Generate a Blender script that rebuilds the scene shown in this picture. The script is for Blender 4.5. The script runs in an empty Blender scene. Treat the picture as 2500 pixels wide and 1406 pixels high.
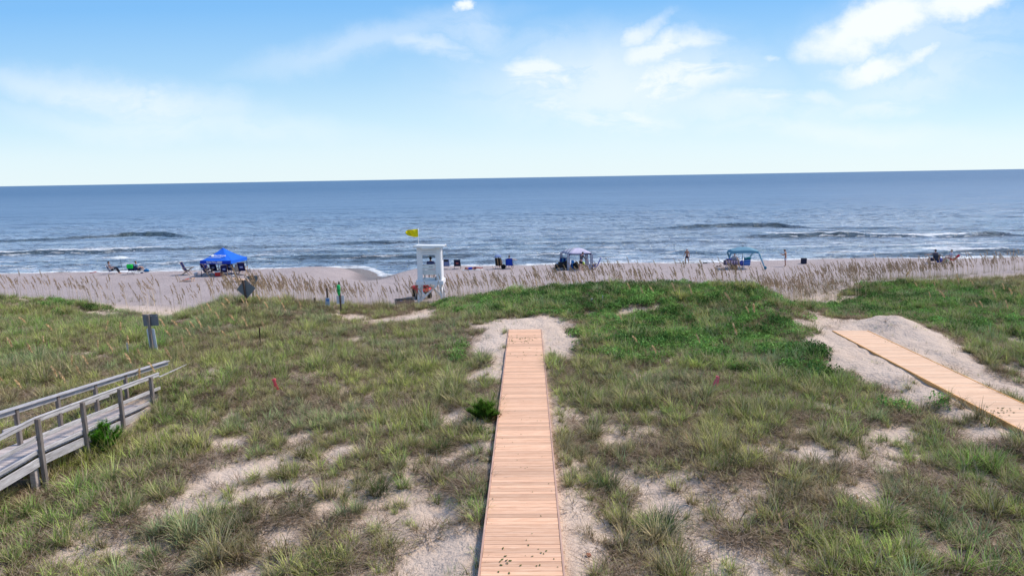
import bpy, math, random
import numpy as np
from mathutils import Vector, Matrix, Euler
random.seed(7); RNG = np.random.default_rng(11)
PI = math.pi
scene = bpy.context.scene
COL = scene.collection

# ------------------------------------------------------------------ camera
F = 1667.0                     # focal length in pixels of a 2500 px wide frame (24 mm)
H = 8.6                        # camera height above the beach (z = 0)
PITCH = math.radians(9.17); ROLL = math.radians(-0.97)
fw = Vector((0, math.cos(PITCH), -math.sin(PITCH)))
r0 = Vector((1, 0, 0)); u0 = r0.cross(fw)
RT = r0 * math.cos(ROLL) + u0 * math.sin(ROLL)
UP = RT.cross(fw)
CAM = Vector((0, 0, H))
cam_d = bpy.data.cameras.new('camera'); cam = bpy.data.objects.new('camera', cam_d)
COL.objects.link(cam)
M = Matrix((RT, UP, -fw)).transposed().to_4x4(); M.translation = CAM
cam.matrix_world = M
cam_d.sensor_width = 36; cam_d.lens = F / 2500 * 36
cam_d.clip_start = 0.2; cam_d.clip_end = 120000
scene.camera = cam

def ray(px, py):
    return fw * F + RT * (px - 1250) - UP * (py - 703)

# ------------------------------------------------------------------ noise
def _h(ix, iy, s):
    n = np.sin(ix * 127.1 + iy * 311.7 + s * 74.7) * 43758.5453
    return n - np.floor(n)
def vn(x, y, s=0):
    ix, iy = np.floor(x), np.floor(y); fx, fy = x - ix, y - iy
    fx = fx * fx * (3 - 2 * fx); fy = fy * fy * (3 - 2 * fy)
    a = _h(ix, iy, s); b = _h(ix + 1, iy, s); c = _h(ix, iy + 1, s); d = _h(ix + 1, iy + 1, s)
    return (a * (1 - fx) + b * fx) * (1 - fy) + (c * (1 - fx) + d * fx) * fy
def fbm(x, y, s=0, o=4):
    t = 0; a = .5; n = 0
    for k in range(o):
        t = t + a * vn(x * 2 ** k, y * 2 ** k, s + k * 3.1); n += a; a *= .5
    return t / n
def sst(a, b, x):
    t = np.clip((x - a) / (b - a), 0, 1); return t * t * (3 - 2 * t)
def gauss(x, y, cx, cy, sx, sy):
    return np.exp(-((x - cx) / sx) ** 2 - ((y - cy) / sy) ** 2)

# ------------------------------------------------------------------ terrain
# crest of the dune: (photo column, silhouette row, distance)
CR = [(-400, 728, 42), (0, 733, 42), (100, 737, 42), (180, 748, 42), (300, 775, 40), (450, 772, 40), (530, 742, 40),
      (600, 738, 39), (700, 740, 39), (850, 754, 39), (960, 757, 41), (1060, 749, 42), (1150, 733, 41), (1300, 713, 40),
      (1500, 702, 39), (1700, 701, 38), (1830, 704, 37), (1900, 735, 37), (1960, 748, 38), (2050, 738, 40), (2120, 712, 43),
      (2200, 697, 44), (2350, 680, 45), (2500, 663, 46), (2800, 655, 46)]
cx_, cd_, cz_ = [], [], []
for px, ps, d in CR:
    r = ray(px, ps); k = d / r.y
    cx_.append(r.x * k); cd_.append(d); cz_.append(H + r.z * k)
cx_, cd_, cz_ = map(np.array, (cx_, cd_, cz_))
def hgt(x, y):
    x = np.asarray(x, float); y = np.asarray(y, float)
    # fore-dune field
    z = 1.5 + (fbm(x / 5.5, y / 5.5, 3, 3) - .5) * .55
    z += .26 * gauss(x, y, .6, 31.5, 3.2, 4.5) + .22 * gauss(x, y, 14, 29, 3, 5)
    z += .62 * gauss(x, y, 17.0, 29.6, 1.15, 2.6) + .16 * gauss(x, y, 12.4, 26.5, .8, 3.2) + .18 * gauss(x, y, 16.4, 24.5, .9, 2.2)
    z += .32 * gauss(x, y, -11.0, 22.3, 1.3, 2.6)
    # level strips under the boardwalks
    def strip(z, xc, half, zt, y1):
        w = (1 - sst(half, half + 1.0, np.abs(x - xc))) * (1 - sst(y1, y1 + 1.2, y))
        return z * (1 - w) + zt * w
    z = strip(z, .2 + .012 * (y - 20), .95, 1.60 + .14 * sst(17, 30, y), 31.4)
    z = strip(z, 14.1, 1.0, 1.64 + .11 * sst(17, 25, y), 29.4)
    z = strip(z, -11.9, 1.3, 1.28 + .4 * sst(16.5, 21.3, y), 20.6)
    cz = np.interp(x, cx_, cz_); cd = np.interp(x, cx_, cd_)
    t = sst(cd - 9, cd - .5, y)
    z = z * (1 - t) + (cz + (fbm(x / 1.3, y / 1.3, 9, 2) - .5) * .10) * t
    # fall to the beach
    t2 = sst(cd, cd + 6.5, y)
    back = .35 + .35 * (fbm(x / 4, y / 4, 21, 2) - .5)
    back = back * (1 - sst(cd + 5, cd + 16, y))
    z = z * (1 - t2) + back * t2
    # low hummock behind the sandy gap on the right
    z += .55 * gauss(x, y, 21.5, 45.5, 4.5, 2.2) * sst(40, 43, y)
    # beach relief
    bt = sst(48, 54, y)
    z += bt * (.10 * (fbm(x / 6, y / 6, 31, 3) - .5))
    z += .34 * gauss(x, y, -19.6, 61.5, 3.3, 5.5)
    z += .10 * gauss(x, y, -26, 58, 5, 6)
    # berm crest then the swash slope, with a cusp cut out on the left of the tower
    cusp = gauss(x, 0, -13.3, 0, 2.9, 1)
    crest = 66.6 - 1.5 * cusp + (fbm(x / 9, 0 * y, 41, 2) - .5) * 2.2
    z -= .80 * cusp * sst(56, 66, y)
    dy = y - crest
    z -= np.where(dy > 0, .13 * np.minimum(dy, 40) * sst(0, 3, dy), 0)
    z = z - .004 * np.clip(y - 110, 0, 2500)
    return z
def hz(x, y): return float(hgt(x, y))
def P(px, py, z):
    r = ray(px, py); k = (z - H) / r.z; return CAM + r * k
def G(px, py):
    r = ray(px, py)
    t = np.arange(9, 130, .06) / r.y
    zz = H + r.z * t; g = hgt(r.x * t, r.y * t)
    i = np.argmax(zz < g)
    if not (zz < g).any(): i = len(t) - 1
    return Vector((r.x * t[i], r.y * t[i], float(g[i])))
def D(px, py, d):
    r = ray(px, py); return CAM + r * (d / r.y)

# ------------------------------------------------------------------ node helpers
def mat(name):
    m = bpy.data.materials.new(name); m.use_nodes = True
    nt = m.node_tree; b = nt.nodes['Principled BSDF']
    return m, nt, b
def N(nt, t, **kw):
    n = nt.nodes.new('ShaderNode' + t)
    for k, v in kw.items():
        if k in n.inputs.keys() if not k.startswith('_') else False: n.inputs[k].default_value = v
        elif k.startswith('_'): setattr(n, k[1:], v)
        else: n.inputs[k.replace('_', ' ')].default_value = v
    return n
def L(nt, a, b): nt.links.new(a, b)
def ramp(nt, fac, stops):
    n = nt.nodes.new('ShaderNodeValToRGB'); e = n.color_ramp.elements
    while len(e) < len(stops): e.new(.5)
    for i, (p, c) in enumerate(stops):
        e[i].position = p
        e[i].color = tuple(c) + (1,) if hasattr(c, '__len__') else (c, c, c, 1)
    nt.links.new(fac, n.inputs[0]); return n
def mixc(nt, fac, a, b, mode='MIX'):
    n = nt.nodes.new('ShaderNodeMix'); n.data_type = 'RGBA'; n.blend_type = mode
    for s, v in ((0, fac), (6, a), (7, b)):
        if hasattr(v, 'links'): nt.links.new(v, n.inputs[s])
        elif s == 0: n.inputs[0].default_value = v
        else: n.inputs[s].default_value = tuple(v) + (1,)
    return n.outputs[2]
def mth(nt, op, a, b=None, c=None, clamp=False):
    n = nt.nodes.new('ShaderNodeMath'); n.operation = op; n.use_clamp = clamp
    for i, v in enumerate((a, b, c)):
        if v is None: continue
        if hasattr(v, 'links'): nt.links.new(v, n.inputs[i])
        else: n.inputs[i].default_value = v
    return n.outputs[0]
def coords(nt, kind='Object', scale=(1, 1, 1), rot=(0, 0, 0)):
    t = nt.nodes.new('ShaderNodeTexCoord'); m = nt.nodes.new('ShaderNodeMapping')
    m.inputs['Scale'].default_value = scale; m.inputs['Rotation'].default_value = rot
    nt.links.new(t.outputs[kind], m.inputs[0]); return m.outputs[0]
def noise(nt, vec, scale, detail=4, rough=.55, dist=0):
    n = nt.nodes.new('ShaderNodeTexNoise'); n.inputs['Scale'].default_value = scale
    n.inputs['Detail'].default_value = detail; n.inputs['Roughness'].default_value = rough
    n.inputs['Distortion'].default_value = dist
    nt.links.new(vec, n.inputs['Vector']); return n.outputs[0]
def bump(nt, b, height, strength=.5, dist=.02, prev=None):
    n = nt.nodes.new('ShaderNodeBump'); n.inputs['Strength'].default_value = strength
    n.inputs['Distance'].default_value = dist
    nt.links.new(height, n.inputs['Height'])
    if prev is not None: nt.links.new(prev, n.inputs['Normal'])
    if b is not None: nt.links.new(n.outputs[0], b.inputs['Normal'])
    return n.outputs[0]

# ------------------------------------------------------------------ world
w = bpy.data.worlds.new('World'); scene.world = w; w.use_nodes = True
nt = w.node_tree; bg = nt.nodes['Background']
SUN_EL, SUN_ROT = math.radians(52), math.radians(72)
sky = nt.nodes.new('ShaderNodeTexSky'); sky.sky_type = 'NISHITA'; sky.sun_disc = False
sky.sun_elevation = SUN_EL; sky.sun_rotation = SUN_ROT
sky.air_density = 1.0; sky.dust_density = .6; sky.ozone_density = 1.4; sky.altitude = 0
tc = nt.nodes.new('ShaderNodeTexCoord'); sx = nt.nodes.new('ShaderNodeSeparateXYZ')
L(nt, tc.outputs['Generated'], sx.inputs[0])
X, Y, Z = sx.outputs
Yc = mth(nt, 'MAXIMUM', mth(nt, 'ABSOLUTE', Y), .05)
U = mth(nt, 'DIVIDE', X, Yc); V = mth(nt, 'DIVIDE', Z, Yc)
cmb = nt.nodes.new('ShaderNodeCombineXYZ'); L(nt, U, cmb.inputs[0]); L(nt, V, cmb.inputs[1])
UV = cmb.outputs[0]
# warp for ragged edges
nz = nt.nodes.new('ShaderNodeTexNoise'); nz.inputs['Scale'].default_value = 5; nz.inputs['Detail'].default_value = 8
nz.inputs['Roughness'].default_value = .62
L(nt, UV, nz.inputs['Vector'])
vs = nt.nodes.new('ShaderNodeVectorMath'); vs.operation = 'SUBTRACT'; L(nt, nz.outputs['Color'], vs.inputs[0]); vs.inputs[1].default_value = (.5, .5, .5)
vm = nt.nodes.new('ShaderNodeVectorMath'); vm.operation = 'MULTIPLY_ADD'
L(nt, vs.outputs[0], vm.inputs[0]); vm.inputs[1].default_value = (.20, .10, 0); L(nt, UV, vm.inputs[2])
WUV = vm.outputs[0]
def blob(px, py, rx, ry, ang, soft=1.0):
    r = ray(px, py); c = (r.x / r.y, r.z / r.y, 0)
    s = nt.nodes.new('ShaderNodeVectorMath'); s.operation = 'SUBTRACT'; L(nt, WUV, s.inputs[0]); s.inputs[1].default_value = c
    m = nt.nodes.new('ShaderNodeMapping'); m.vector_type = 'TEXTURE'
    m.inputs['Scale'].default_value = (rx / F, ry / F, 1); m.inputs['Rotation'].default_value = (0, 0, math.radians(ang))
    L(nt, s.outputs[0], m.inputs[0])
    l = nt.nodes.new('ShaderNodeVectorMath'); l.operation = 'LENGTH'; L(nt, m.outputs[0], l.inputs[0])
    mr = nt.nodes.new('ShaderNodeMapRange'); mr.interpolation_type = 'SMOOTHSTEP'
    mr.inputs['From Min'].default_value = 1; mr.inputs['From Max'].default_value = 0
    mr.inputs['To Max'].default_value = soft
    L(nt, l.outputs['Value'], mr.inputs['Value']); return mr.outputs[0]
# dense clouds and thin veils (photo column, row, half width, half height, tilt, strength)
dense = [(2160, 60, 330, 90, 16, 1.15), (2350, 10, 280, 75, 12, 1.1), (2150, 155, 260, 50, 10, .85), (2250, 130, 120, 34, 10, .9), (1120, 34, 50, 24, 15, .8),
         (1850, 138, 45, 22, 0, .5)]
wisp = [(1620, 130, 190, 55, 10, .85), (1640, 200, 300, 80, 8, .9), (1330, 180, 210, 55, -4, .9), (1450, 265, 330, 60, -10, .75), (1870, 245, 330, 36, 2, .6), (2150, 245, 300, 40, 4, .45), (1560, 100, 100, 40, 30, .7), (330, 230, 380, 40, -9, .6), (1040, 120, 200, 40, -14, .45)]
veil = [(1500, 200, 560, 170, 0, .7), (300, 235, 560, 75, -8, .62), (150, 190, 260, 60, -5, .3), (1800, 260, 420, 60, -4, .55), (2250, 180, 400, 110, 8, .5), (2000, 310, 500, 50, -2, .45),
        (900, 110, 500, 60, 10, .35), (450, 300, 700, 60, -3, .4), (1150, 90, 220, 60, -15, .4), (2250, 90, 500, 160, 10, .45)]
def total(lst):
    acc = None
    for b in lst:
        o = blob(*b); acc = o if acc is None else mth(nt, 'MAXIMUM', acc, o)
    return acc
dn = total(dense); vl = total(veil); wp_ = total(wisp)
mp = nt.nodes.new('ShaderNodeMapping'); mp.inputs['Scale'].default_value = (3.2, 9, 1); mp.inputs['Rotation'].default_value = (0, 0, math.radians(-8))
L(nt, WUV, mp.inputs[0])
n2 = noise(nt, mp.outputs[0], 2.2, 9, .6, .6)
mp2 = nt.nodes.new('ShaderNodeMapping'); mp2.inputs['Scale'].default_value = (1, 2.2, 1); L(nt, UV, mp2.inputs[0])
n3 = noise(nt, mp2.outputs[0], 7, 9, .62, .3)
d2 = mth(nt, 'MULTIPLY', dn, mth(nt, 'MULTIPLY_ADD', n3, 2.4, -.12, clamp=False))
cl1 = ramp(nt, d2, [(.0, 0.), (1.0, 1.)]); cl1.color_ramp.interpolation = 'EASE'
v2 = mth(nt, 'MULTIPLY', vl, mth(nt, 'MULTIPLY_ADD', n2, 3.2, -.62, clamp=True))
mp3 = nt.nodes.new('ShaderNodeMapping'); mp3.inputs['Scale'].default_value = (2.2, 7.5, 1); mp3.inputs['Rotation'].default_value = (0, 0, math.radians(12)); L(nt, UV, mp3.inputs[0])
n4 = noise(nt, mp3.outputs[0], 4.5, 9, .62, .9)
w2_ = mth(nt, 'MULTIPLY', wp_, mth(nt, 'MULTIPLY_ADD', mth(nt, 'ADD', n3, n4), 2.9, -2.05, clamp=True))
w3_ = ramp(nt, w2_, [(.0, 0.), (.75, 1.)])
cl = mth(nt, 'MAXIMUM', mth(nt, 'MAXIMUM', mth(nt, 'MULTIPLY', cl1.outputs[0], .98), mth(nt, 'MULTIPLY', w3_.outputs[0], .85)), mth(nt, 'MULTIPLY', v2, .95), clamp=True)
# clear-sky colour: Nishita, graded to the photograph's blue, paling to the horizon by moist air
skc = mixc(nt, 1.0, sky.outputs[0], (1.0, 1.0, 1.0), 'MULTIPLY')
el = ramp(nt, V, [(0.0, (7.6, 8.9, 9.3)), (.04, (6.9, 8.5, 9.3)), (.08, (5.6, 7.8, 9.2)), (.14, (3.9, 6.5, 9.0)), (.24, (2.0, 4.9, 8.8)), (.6, (1.4, 3.3, 7.2)), (1.0, (1.6, 2.9, 5.6))])
skm = mixc(nt, .86, skc, el.outputs[0])
# a little greener-bluer towards the left
cloudcol = (8.4, 8.9, 9.4)
fin = mixc(nt, cl, skm, cloudcol)
L(nt, fin, bg.inputs[0]); bg.inputs[1].default_value = .084
w.cycles.sampling_method = 'MANUAL'; w.cycles.sample_map_resolution = 512

sd = bpy.data.lights.new('sun', 'SUN'); sd.energy = 3.0; sd.angle = math.radians(11); sd.color = (1, .90, .78)
so = bpy.data.objects.new('sun', sd); COL.objects.link(so)
sdir = Vector((math.sin(SUN_ROT) * math.cos(SUN_EL), math.cos(SUN_ROT) * math.cos(SUN_EL), math.sin(SUN_EL)))
so.rotation_euler = sdir.to_track_quat('Z', 'Y').to_euler()
so.location = (0, -5, 40)
scene.view_settings.view_transform = 'Standard'; scene.view_settings.look = 'None'
scene.view_settings.exposure = 0.45
scene.cycles.max_bounces = 5; scene.cycles.diffuse_bounces = 2; scene.cycles.glossy_bounces = 2
scene.cycles.transparent_max_bounces = 8; scene.cycles.caustics_reflective = False; scene.cycles.caustics_refractive = False

# ------------------------------------------------------------------ mesh helpers
def meshobj(name, verts, faces, material, parent=None, smooth=False):
    me = bpy.data.meshes.new(name)
    if isinstance(verts, np.ndarray):
        me.vertices.add(len(verts)); me.vertices.foreach_set('co', verts.astype(np.float32).ravel())
        k = faces.shape[1]
        me.loops.add(faces.size); me.loops.foreach_set('vertex_index', faces.astype(np.int32).ravel())
        me.polygons.add(len(faces)); me.polygons.foreach_set('loop_start', np.arange(0, faces.size, k, dtype=np.int32))
        me.polygons.foreach_set('loop_total', np.full(len(faces), k, dtype=np.int32))
        if smooth: me.polygons.foreach_set('use_smooth', np.ones(len(faces), dtype=bool))
        me.update(calc_edges=True); me.validate()
    else:
        me.from_pydata(verts, [], faces); me.update()
        if smooth:
            for p in me.polygons: p.use_smooth = True
    if material: me.materials.append(material)
    o = bpy.data.objects.new(name, me); COL.objects.link(o)
    if parent is not None: o.parent = parent
    return o
def tag(o, label=None, cat=None, group=None, kind=None):
    if label: o['label'] = label
    if cat: o['category'] = cat
    if group: o['group'] = group
    if kind: o['kind'] = kind
    return o
def grid_faces(nx, ny):
    i = np.arange(nx - 1); j = np.arange(ny - 1)
    J, I = np.meshgrid(j, i, indexing='ij')
    a = J * nx + I
    return np.stack([a, a + 1, a + nx + 1, a + nx], -1).reshape(-1, 4)
def spaced(lo, hi, step, ext, g=1.25):
    a = list(np.arange(lo, hi + 1e-6, step)); s = step
    while a[-1] < ext[1]: s *= g; a.append(a[-1] + s)
    s = step
    while a[0] > ext[0]: s *= g; a.insert(0, a[0] - s)
    return np.array(a)

# ------------------------------------------------------------------ ground patches
def W(px, py, rx, ry):
    c = G(px, py); a = G(px, py + ry); b = G(px, max(py - ry, 690))
    d = c.y
    return c.x, c.y, rx / F * d, max(abs(b.y - a.y) / 2, .18)
SAND = [(1280, 790, 115, 16), (1195, 832, 45, 36), (1365, 826, 42, 36), (1375, 860, 30, 25), (1185, 918, 52, 15), (1215, 870, 18, 30), (1020, 770, 55, 13), (940, 785, 40, 8),
        (870, 776, 40, 8), (1540, 765, 42, 10), (1445, 768, 28, 8), (1610, 750, 25, 7), (1410, 800, 25, 8),
        (2040, 800, 70, 14), (2110, 782, 120, 14), (2060, 850, 60, 30), (2090, 890, 60, 26), (2170, 925, 70, 26), (2250, 965, 70, 22), (2330, 1010, 50, 16),
        (2200, 800, 90, 30), (2270, 825, 75, 22), (2250, 870, 60, 20), (2350, 905, 70, 24), (2420, 940, 60, 26), (2480, 970, 50, 24), (2430, 1050, 60, 16),
        (2487, 836, 24, 12), (2492, 912, 26, 22), (2385, 1075, 30, 14), (2330, 880, 60, 16), (1950, 795, 30, 8), (2020, 1005, 20, 8), (2200, 1060, 45, 14), (2150, 1240, 50, 26), (2110, 1180, 30, 12), (2330, 1350, 40, 18),
        (560, 1075, 44, 18), (735, 1075, 42, 10), (830, 1110, 52, 24), (595, 1150, 100, 26), (500, 1195, 70, 22), (650, 1195, 60, 24), (430, 1245, 60, 22), (550, 1230, 40, 16),
        (790, 1250, 60, 22), (730, 1290, 44, 16), (1095, 1250, 70, 28), (1060, 1365, 100, 42), (905, 1290, 52, 18), (620, 1400, 100, 16), (150, 1370, 40, 14),
        (1110, 1022, 34, 16), (1235, 1052, 22, 14), (680, 1045, 34, 9), (960, 1130, 40, 10), (700, 1330, 60, 14), (350, 1290, 40, 12), (870, 1170, 30, 9),
        (1405, 1225, 40, 24), (1450, 1290, 75, 18), (1420, 1350, 52, 42), (1630, 1142, 34, 8), (1785, 1245, 36, 18), (1745, 1352, 52, 18), (1400, 1012, 34, 12), (1390, 1060, 24, 12),
        (1500, 1070, 40, 10), (1960, 1055, 34, 12), (2120, 1215, 40, 14), (1690, 1015, 52, 9), (1560, 928, 40, 8), (1600, 1000, 30, 8), (1850, 1110, 40, 10), (1560, 1180, 36, 10), (1680, 1200, 30, 10), (1900, 1180, 30, 9),
        (1930, 745, 40, 10), (1990, 735, 70, 9), (2080, 730, 50, 6), (2460, 722, 20, 5), (860, 830, 30, 6), (240, 765, 50, 6),
        (420, 770, 80, 6), (60, 735, 30, 4)]
SANDW = np.array([W(*s) for s in SAND])
# leafy creeper zones: px,py,rx,ry,strength
LEAF = [(1250, 735, 130, 18, 1), (1120, 745, 60, 14, .9), (1500, 712, 160, 18, 1), (1700, 712, 150, 24, 1), (1850, 735, 130, 26, 1), (1940, 765, 80, 18, 1), (1790, 755, 160, 24, .7), (1880, 815, 130, 34, 1), (1950, 860, 60, 40, .9),
        (1780, 850, 130, 26, .8), (1590, 835, 160, 24, 1), (1500, 850, 90, 20, .8), (1640, 870, 120, 16, .5), (2050, 920, 50, 24, .6), (2150, 720, 110, 20, .7), (2280, 730, 160, 26, .7), (2300, 790, 110, 16, .7), (2420, 790, 80, 26, .6), (2180, 760, 120, 12, .8),
        (1190, 1090, 14, 50, .4), (2230, 1000, 60, 12, .7), (1250, 760, 60, 10, .5), (230, 745, 90, 12, .3), (1110, 870, 60, 26, .35)]
LEAFW = np.array([W(*s[:4]) + (s[4],) for s in LEAF])
LUSH = [(250, 810, 300, 50, 1), (100, 760, 180, 30, 1), (450, 940, 120, 50, .6), (150, 1260, 170, 60, .9), (60, 1300, 120, 60, 1), (400, 1150, 120, 60, .3), (1100, 880, 120, 60, .6), (700, 900, 200, 60, .4),
        (1500, 1000, 160, 60, .35), (1180, 1100, 60, 130, .8), (2250, 1100, 120, 40, .6), (2400, 1150, 120, 60, .8), (2350, 1350, 160, 60, .7), (2100, 1330, 80, 60, .6), (1900, 1000, 200, 60, .4), (2250, 760, 300, 70, .9), (1700, 860, 320, 60, .9), (1400, 720, 300, 30, .8),
        (1450, 1160, 60, 30, .3), (1620, 1280, 80, 40, .5), (950, 1180, 60, 30, .6), (420, 1060, 60, 60, .7), (2470, 770, 80, 80, .9)]
LUSHW = np.array([W(*s[:4]) + (s[4],) for s in LUSH])
GROWW = np.array([W(*s_) for s_ in [(160, 1240, 190, 50), (60, 1330, 120, 60), (330, 1130, 80, 40), (40, 1220, 100, 40), (1180, 1120, 25, 90), (1175, 950, 20, 30), (1370, 960, 25, 60), (1400, 1150, 30, 50), (1150, 1200, 30, 30), (1560, 1010, 120, 30), (2330, 1130, 90, 40), (2450, 1180, 80, 50), (300, 960, 250, 20), (100, 1010, 120, 20)]])
def field(x, y, T, edge=.55, wob=.9):
    x = np.asarray(x, float); y = np.asarray(y, float)
    dx = (fbm(x * 1.6, y * 1.6, 51, 3) - .5) * wob; dy = (fbm(x * 1.6, y * 1.6, 57, 3) - .5) * wob
    out = np.zeros(np.broadcast(x, y).shape)
    for t in T:
        k = t[4] if len(t) > 4 else 1
        q = np.sqrt(((x + dx - t[0]) / t[2]) ** 2 + ((y + dy * 1.4 - t[1]) / t[3]) ** 2)
        out = np.maximum(out, k * (1 - sst(1 - edge * .5, 1 + edge, q)))
    return out
def vegd(x, y):
    """how thickly the ground is grown over, 0..1"""
    x = np.asarray(x, float); y = np.asarray(y, float)
    s = field(x, y, SANDW)
    n = .62 * fbm(x / 1.3, y / 1.3, 61, 4) + .38 * fbm(x / .42, y / .42, 67, 2)
    near = 1 - sst(15, 24, y)
    base = sst(.20 + .06 * near, .46 + .05 * near, n + .20 * (1 - near))
    base = np.maximum(base, .9 * field(x, y, LEAFW))
    cd = np.interp(x, cx_, cd_)
    base = base * (1 - sst(cd + .2, cd + 2.2, y))
    v = base * (1 - s)
    v = np.maximum(v, field(x, y, GROWW, .8) * .9)
    # the boardwalks keep the sand clear beneath them
    for xc, hw, y1 in ((.42, .78, 31.6), (14.1, .78, 29.7), (-11.85, .4, 21.4)):
        xx = xc + .0215 * (y - 22) if xc == .42 else xc
        v = v * (1 - (np.abs(x - xx) < hw) * (y < y1) * ((y > 18.5) | (xc > 0)))
    return v

# ground sheet
xs = spaced(-44, 44, .15, (-9000, 9000), 1.35)
ys = np.concatenate([[-9000, -3000, -900, -300, -100, -40, -15, 0, 5], np.arange(8, 36, .14), np.arange(36, 84, .22), 84 + np.cumsum(.3 * 1.18 ** np.arange(48))])
XX, YY = np.meshgrid(xs, ys)
ZZ = hgt(XX, YY)
fine = (XX > -45) & (XX < 45) & (YY > 8) & (YY < 84)
ZZ += np.where(fine, (fbm(XX * 1.9, YY * 1.9, 71, 3) - .5) * (.13 - .045 * sst(42, 50, YY)), 0)
vv = np.where(fine & (YY < 50), vegd(XX, YY), 0)
ZZ += np.where(YY < 50, vv * .05, 0)
ZZ += np.where(fine & (YY < 36), (vn(XX * 2.4, YY * 2.4, 191) - .55) * .085 * (1 - vv), 0) * (1 - (np.abs(XX - .42) < .9) * (YY < 32)) * (1 - (np.abs(XX - 14.1) < .9) * (YY < 30))
gv = np.stack([XX, YY, ZZ], -1).reshape(-1, 3)
m_sand, nt, b = mat('sand')
oc = coords(nt, 'Object')
at = N(nt, 'Attribute', _attribute_name='veg'); wet = N(nt, 'Attribute', _attribute_name='wet')
big = noise(nt, oc, .35, 5, .6); mid = noise(nt, oc, 3.1, 6, .65); fin = noise(nt, oc, 26, 5, .7)
c1 = ramp(nt, big, [(.35, (.70, .55, .44)), (.65, (.78, .63, .52))])
c2 = mixc(nt, mth(nt, 'MULTIPLY', ramp(nt, mid, [(.45, 0.), (.7, 1.)]).outputs[0], .25), c1.outputs[0], (.46, .36, .31))
c3 = mixc(nt, mth(nt, 'MULTIPLY', ramp(nt, fin, [(.54, 0.), (.68, 1.)]).outputs[0], .3), c2, (.40, .30, .25))
# dry litter between the plants
lit = noise(nt, coords(nt, 'Object', (1, 1, 1), (0, 0, .5)), 34, 6, .75, 2.0)
lm = mth(nt, 'MULTIPLY', ramp(nt, lit, [(.50, 0.), (.60, 1.)]).outputs[0], ramp(nt, mth(nt, 'ADD', at.outputs['Fac'], mth(nt, 'MULTIPLY_ADD', mid, .8, -.4)), [(.0, .0), (.5, 1.)]).outputs[0])
c4 = mixc(nt, lm, c3, ramp(nt, mid, [(.3, (.16, .12, .08)), (.7, (.30, .21, .16))]).outputs[0])
hv = noise(nt, oc, 9, 4, .6)
bd = N(nt, 'Attribute', _attribute_name='beach')
c4b = mixc(nt, bd.outputs['Fac'], c4, ramp(nt, big, [(.35, (.41, .345, .34)), (.65, (.47, .40, .395))]).outputs[0])
c5 = mixc(nt, wet.outputs['Fac'], c4b, (.20, .155, .14))
L(nt, c5, b.inputs['Base Color'])
L(nt, mth(nt, 'MULTIPLY_ADD', wet.outputs['Fac'], -.55, .95), b.inputs['Roughness']); b.inputs['Specular IOR Level'].default_value = .2
bn = bump(nt, None, mid, .9, .16); bn = bump(nt, None, hv, .9, .09, bn); bump(nt, b, fin, .6, .03, bn)
ground = meshobj('ground', gv, grid_faces(len(xs), len(ys)), m_sand, smooth=True)
def fattr(o, name, arr):
    a = o.data.attributes.new(name, 'FLOAT', 'POINT'); a.data.foreach_set('value', np.asarray(arr, np.float32).ravel())
fattr(ground, 'veg', vv); fattr(ground, 'wet', np.where(YY > 60, sst(-.28, -.8, ZZ), 0)); fattr(ground, 'beach', sst(41, 47, YY))
tag(ground, 'pale dune sand and flat beach', kind='structure')

# ------------------------------------------------------------------ sea
SEA = -1.75
def SP(px, py): return P(px, py, SEA)
sxs = spaced(-110, 110, .36, (-40000, 40000), 1.3)
sys_ = np.concatenate([np.arange(70, 160, .2), 160 + np.cumsum(.22 * 1.018 ** np.arange(260))])
while sys_[-1] < 45000: sys_ = np.append(sys_, sys_[-1] + (sys_[-1] - sys_[-2]) * 1.25)
SX, SY = np.meshgrid(sxs, sys_)
SZ = np.full(SX.shape, SEA); foam = np.zeros(SX.shape); face_shade = np.zeros(SX.shape)
# swell and chop
damp = 1 / (1 + np.clip(SY - 200, 0, None) / 150)
SZ += (fbm(SX / 9, SY / 3.2, 81, 4) - .5) * .40 * damp
SZ += (fbm(SX / 2.2, SY / .85, 87, 3) - .5) * .27 * damp * (1 - sst(190, 260, SY))
# breakers: list of (points along crest in photo px, height, breaking portions)
def breaker(pts, amp, foams=(), back=2.6, front=.85, veil_=0):
    q = [SP(*p[:2]) for p in pts]; qx = np.array([a.x for a in q]); qy = np.array([a.y for a in q])
    am = np.array([p[2] for p in pts]) * amp
    yc = np.interp(SX, qx, qy) + (fbm(SX / 2.0, 0 * SX, 91 + pts[0][1], 3) - .5) * 1.4
    A = np.interp(SX, qx, am, left=0, right=0) * (.75 + .5 * fbm(SX / 1.6, 0 * SX, 95 + pts[0][0], 3))
    s = SY - yc
    pr = np.where(s > 0, np.exp(-(s / back) ** 2), np.exp(-(s / front) ** 2))
    global SZ, foam
    SZ = SZ + A * pr - .25 * A * np.exp(-((s + front * 1.8) / 1.4) ** 2)
    for a, b_, k in foams:
        xa, xb = SP(a, pts[0][1]).x, SP(b_, pts[0][1]).x
        e = sst(xa - 1.5, xa + 1.5, SX) * (1 - sst(xb - 1.5, xb + 1.5, SX))
        wd = 7.0 + 5 * fbm(SX / 2, SY / 2, 99, 2)
        foam = np.maximum(foam, k * e * np.where(s > -.15, np.exp(-(np.maximum(s - .1, 0) / wd) ** 2), 0))
        if k > .9: foam = np.maximum(foam, .8 * e * np.exp(-((s + .9) / .35) ** 2) * (vn(SX * 1.2, SY * 2, 3) > .5))
    face_shade[:] = np.maximum(face_shade, np.clip(A, 0, 1) * np.exp(-((s + .6) / 1.0) ** 2))
breaker([(-60, 592, .5), (120, 586, .7), (260, 580, .8), (330, 574, 1.2), (400, 575, 1.2), (490, 583, .1)], .62)
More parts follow.
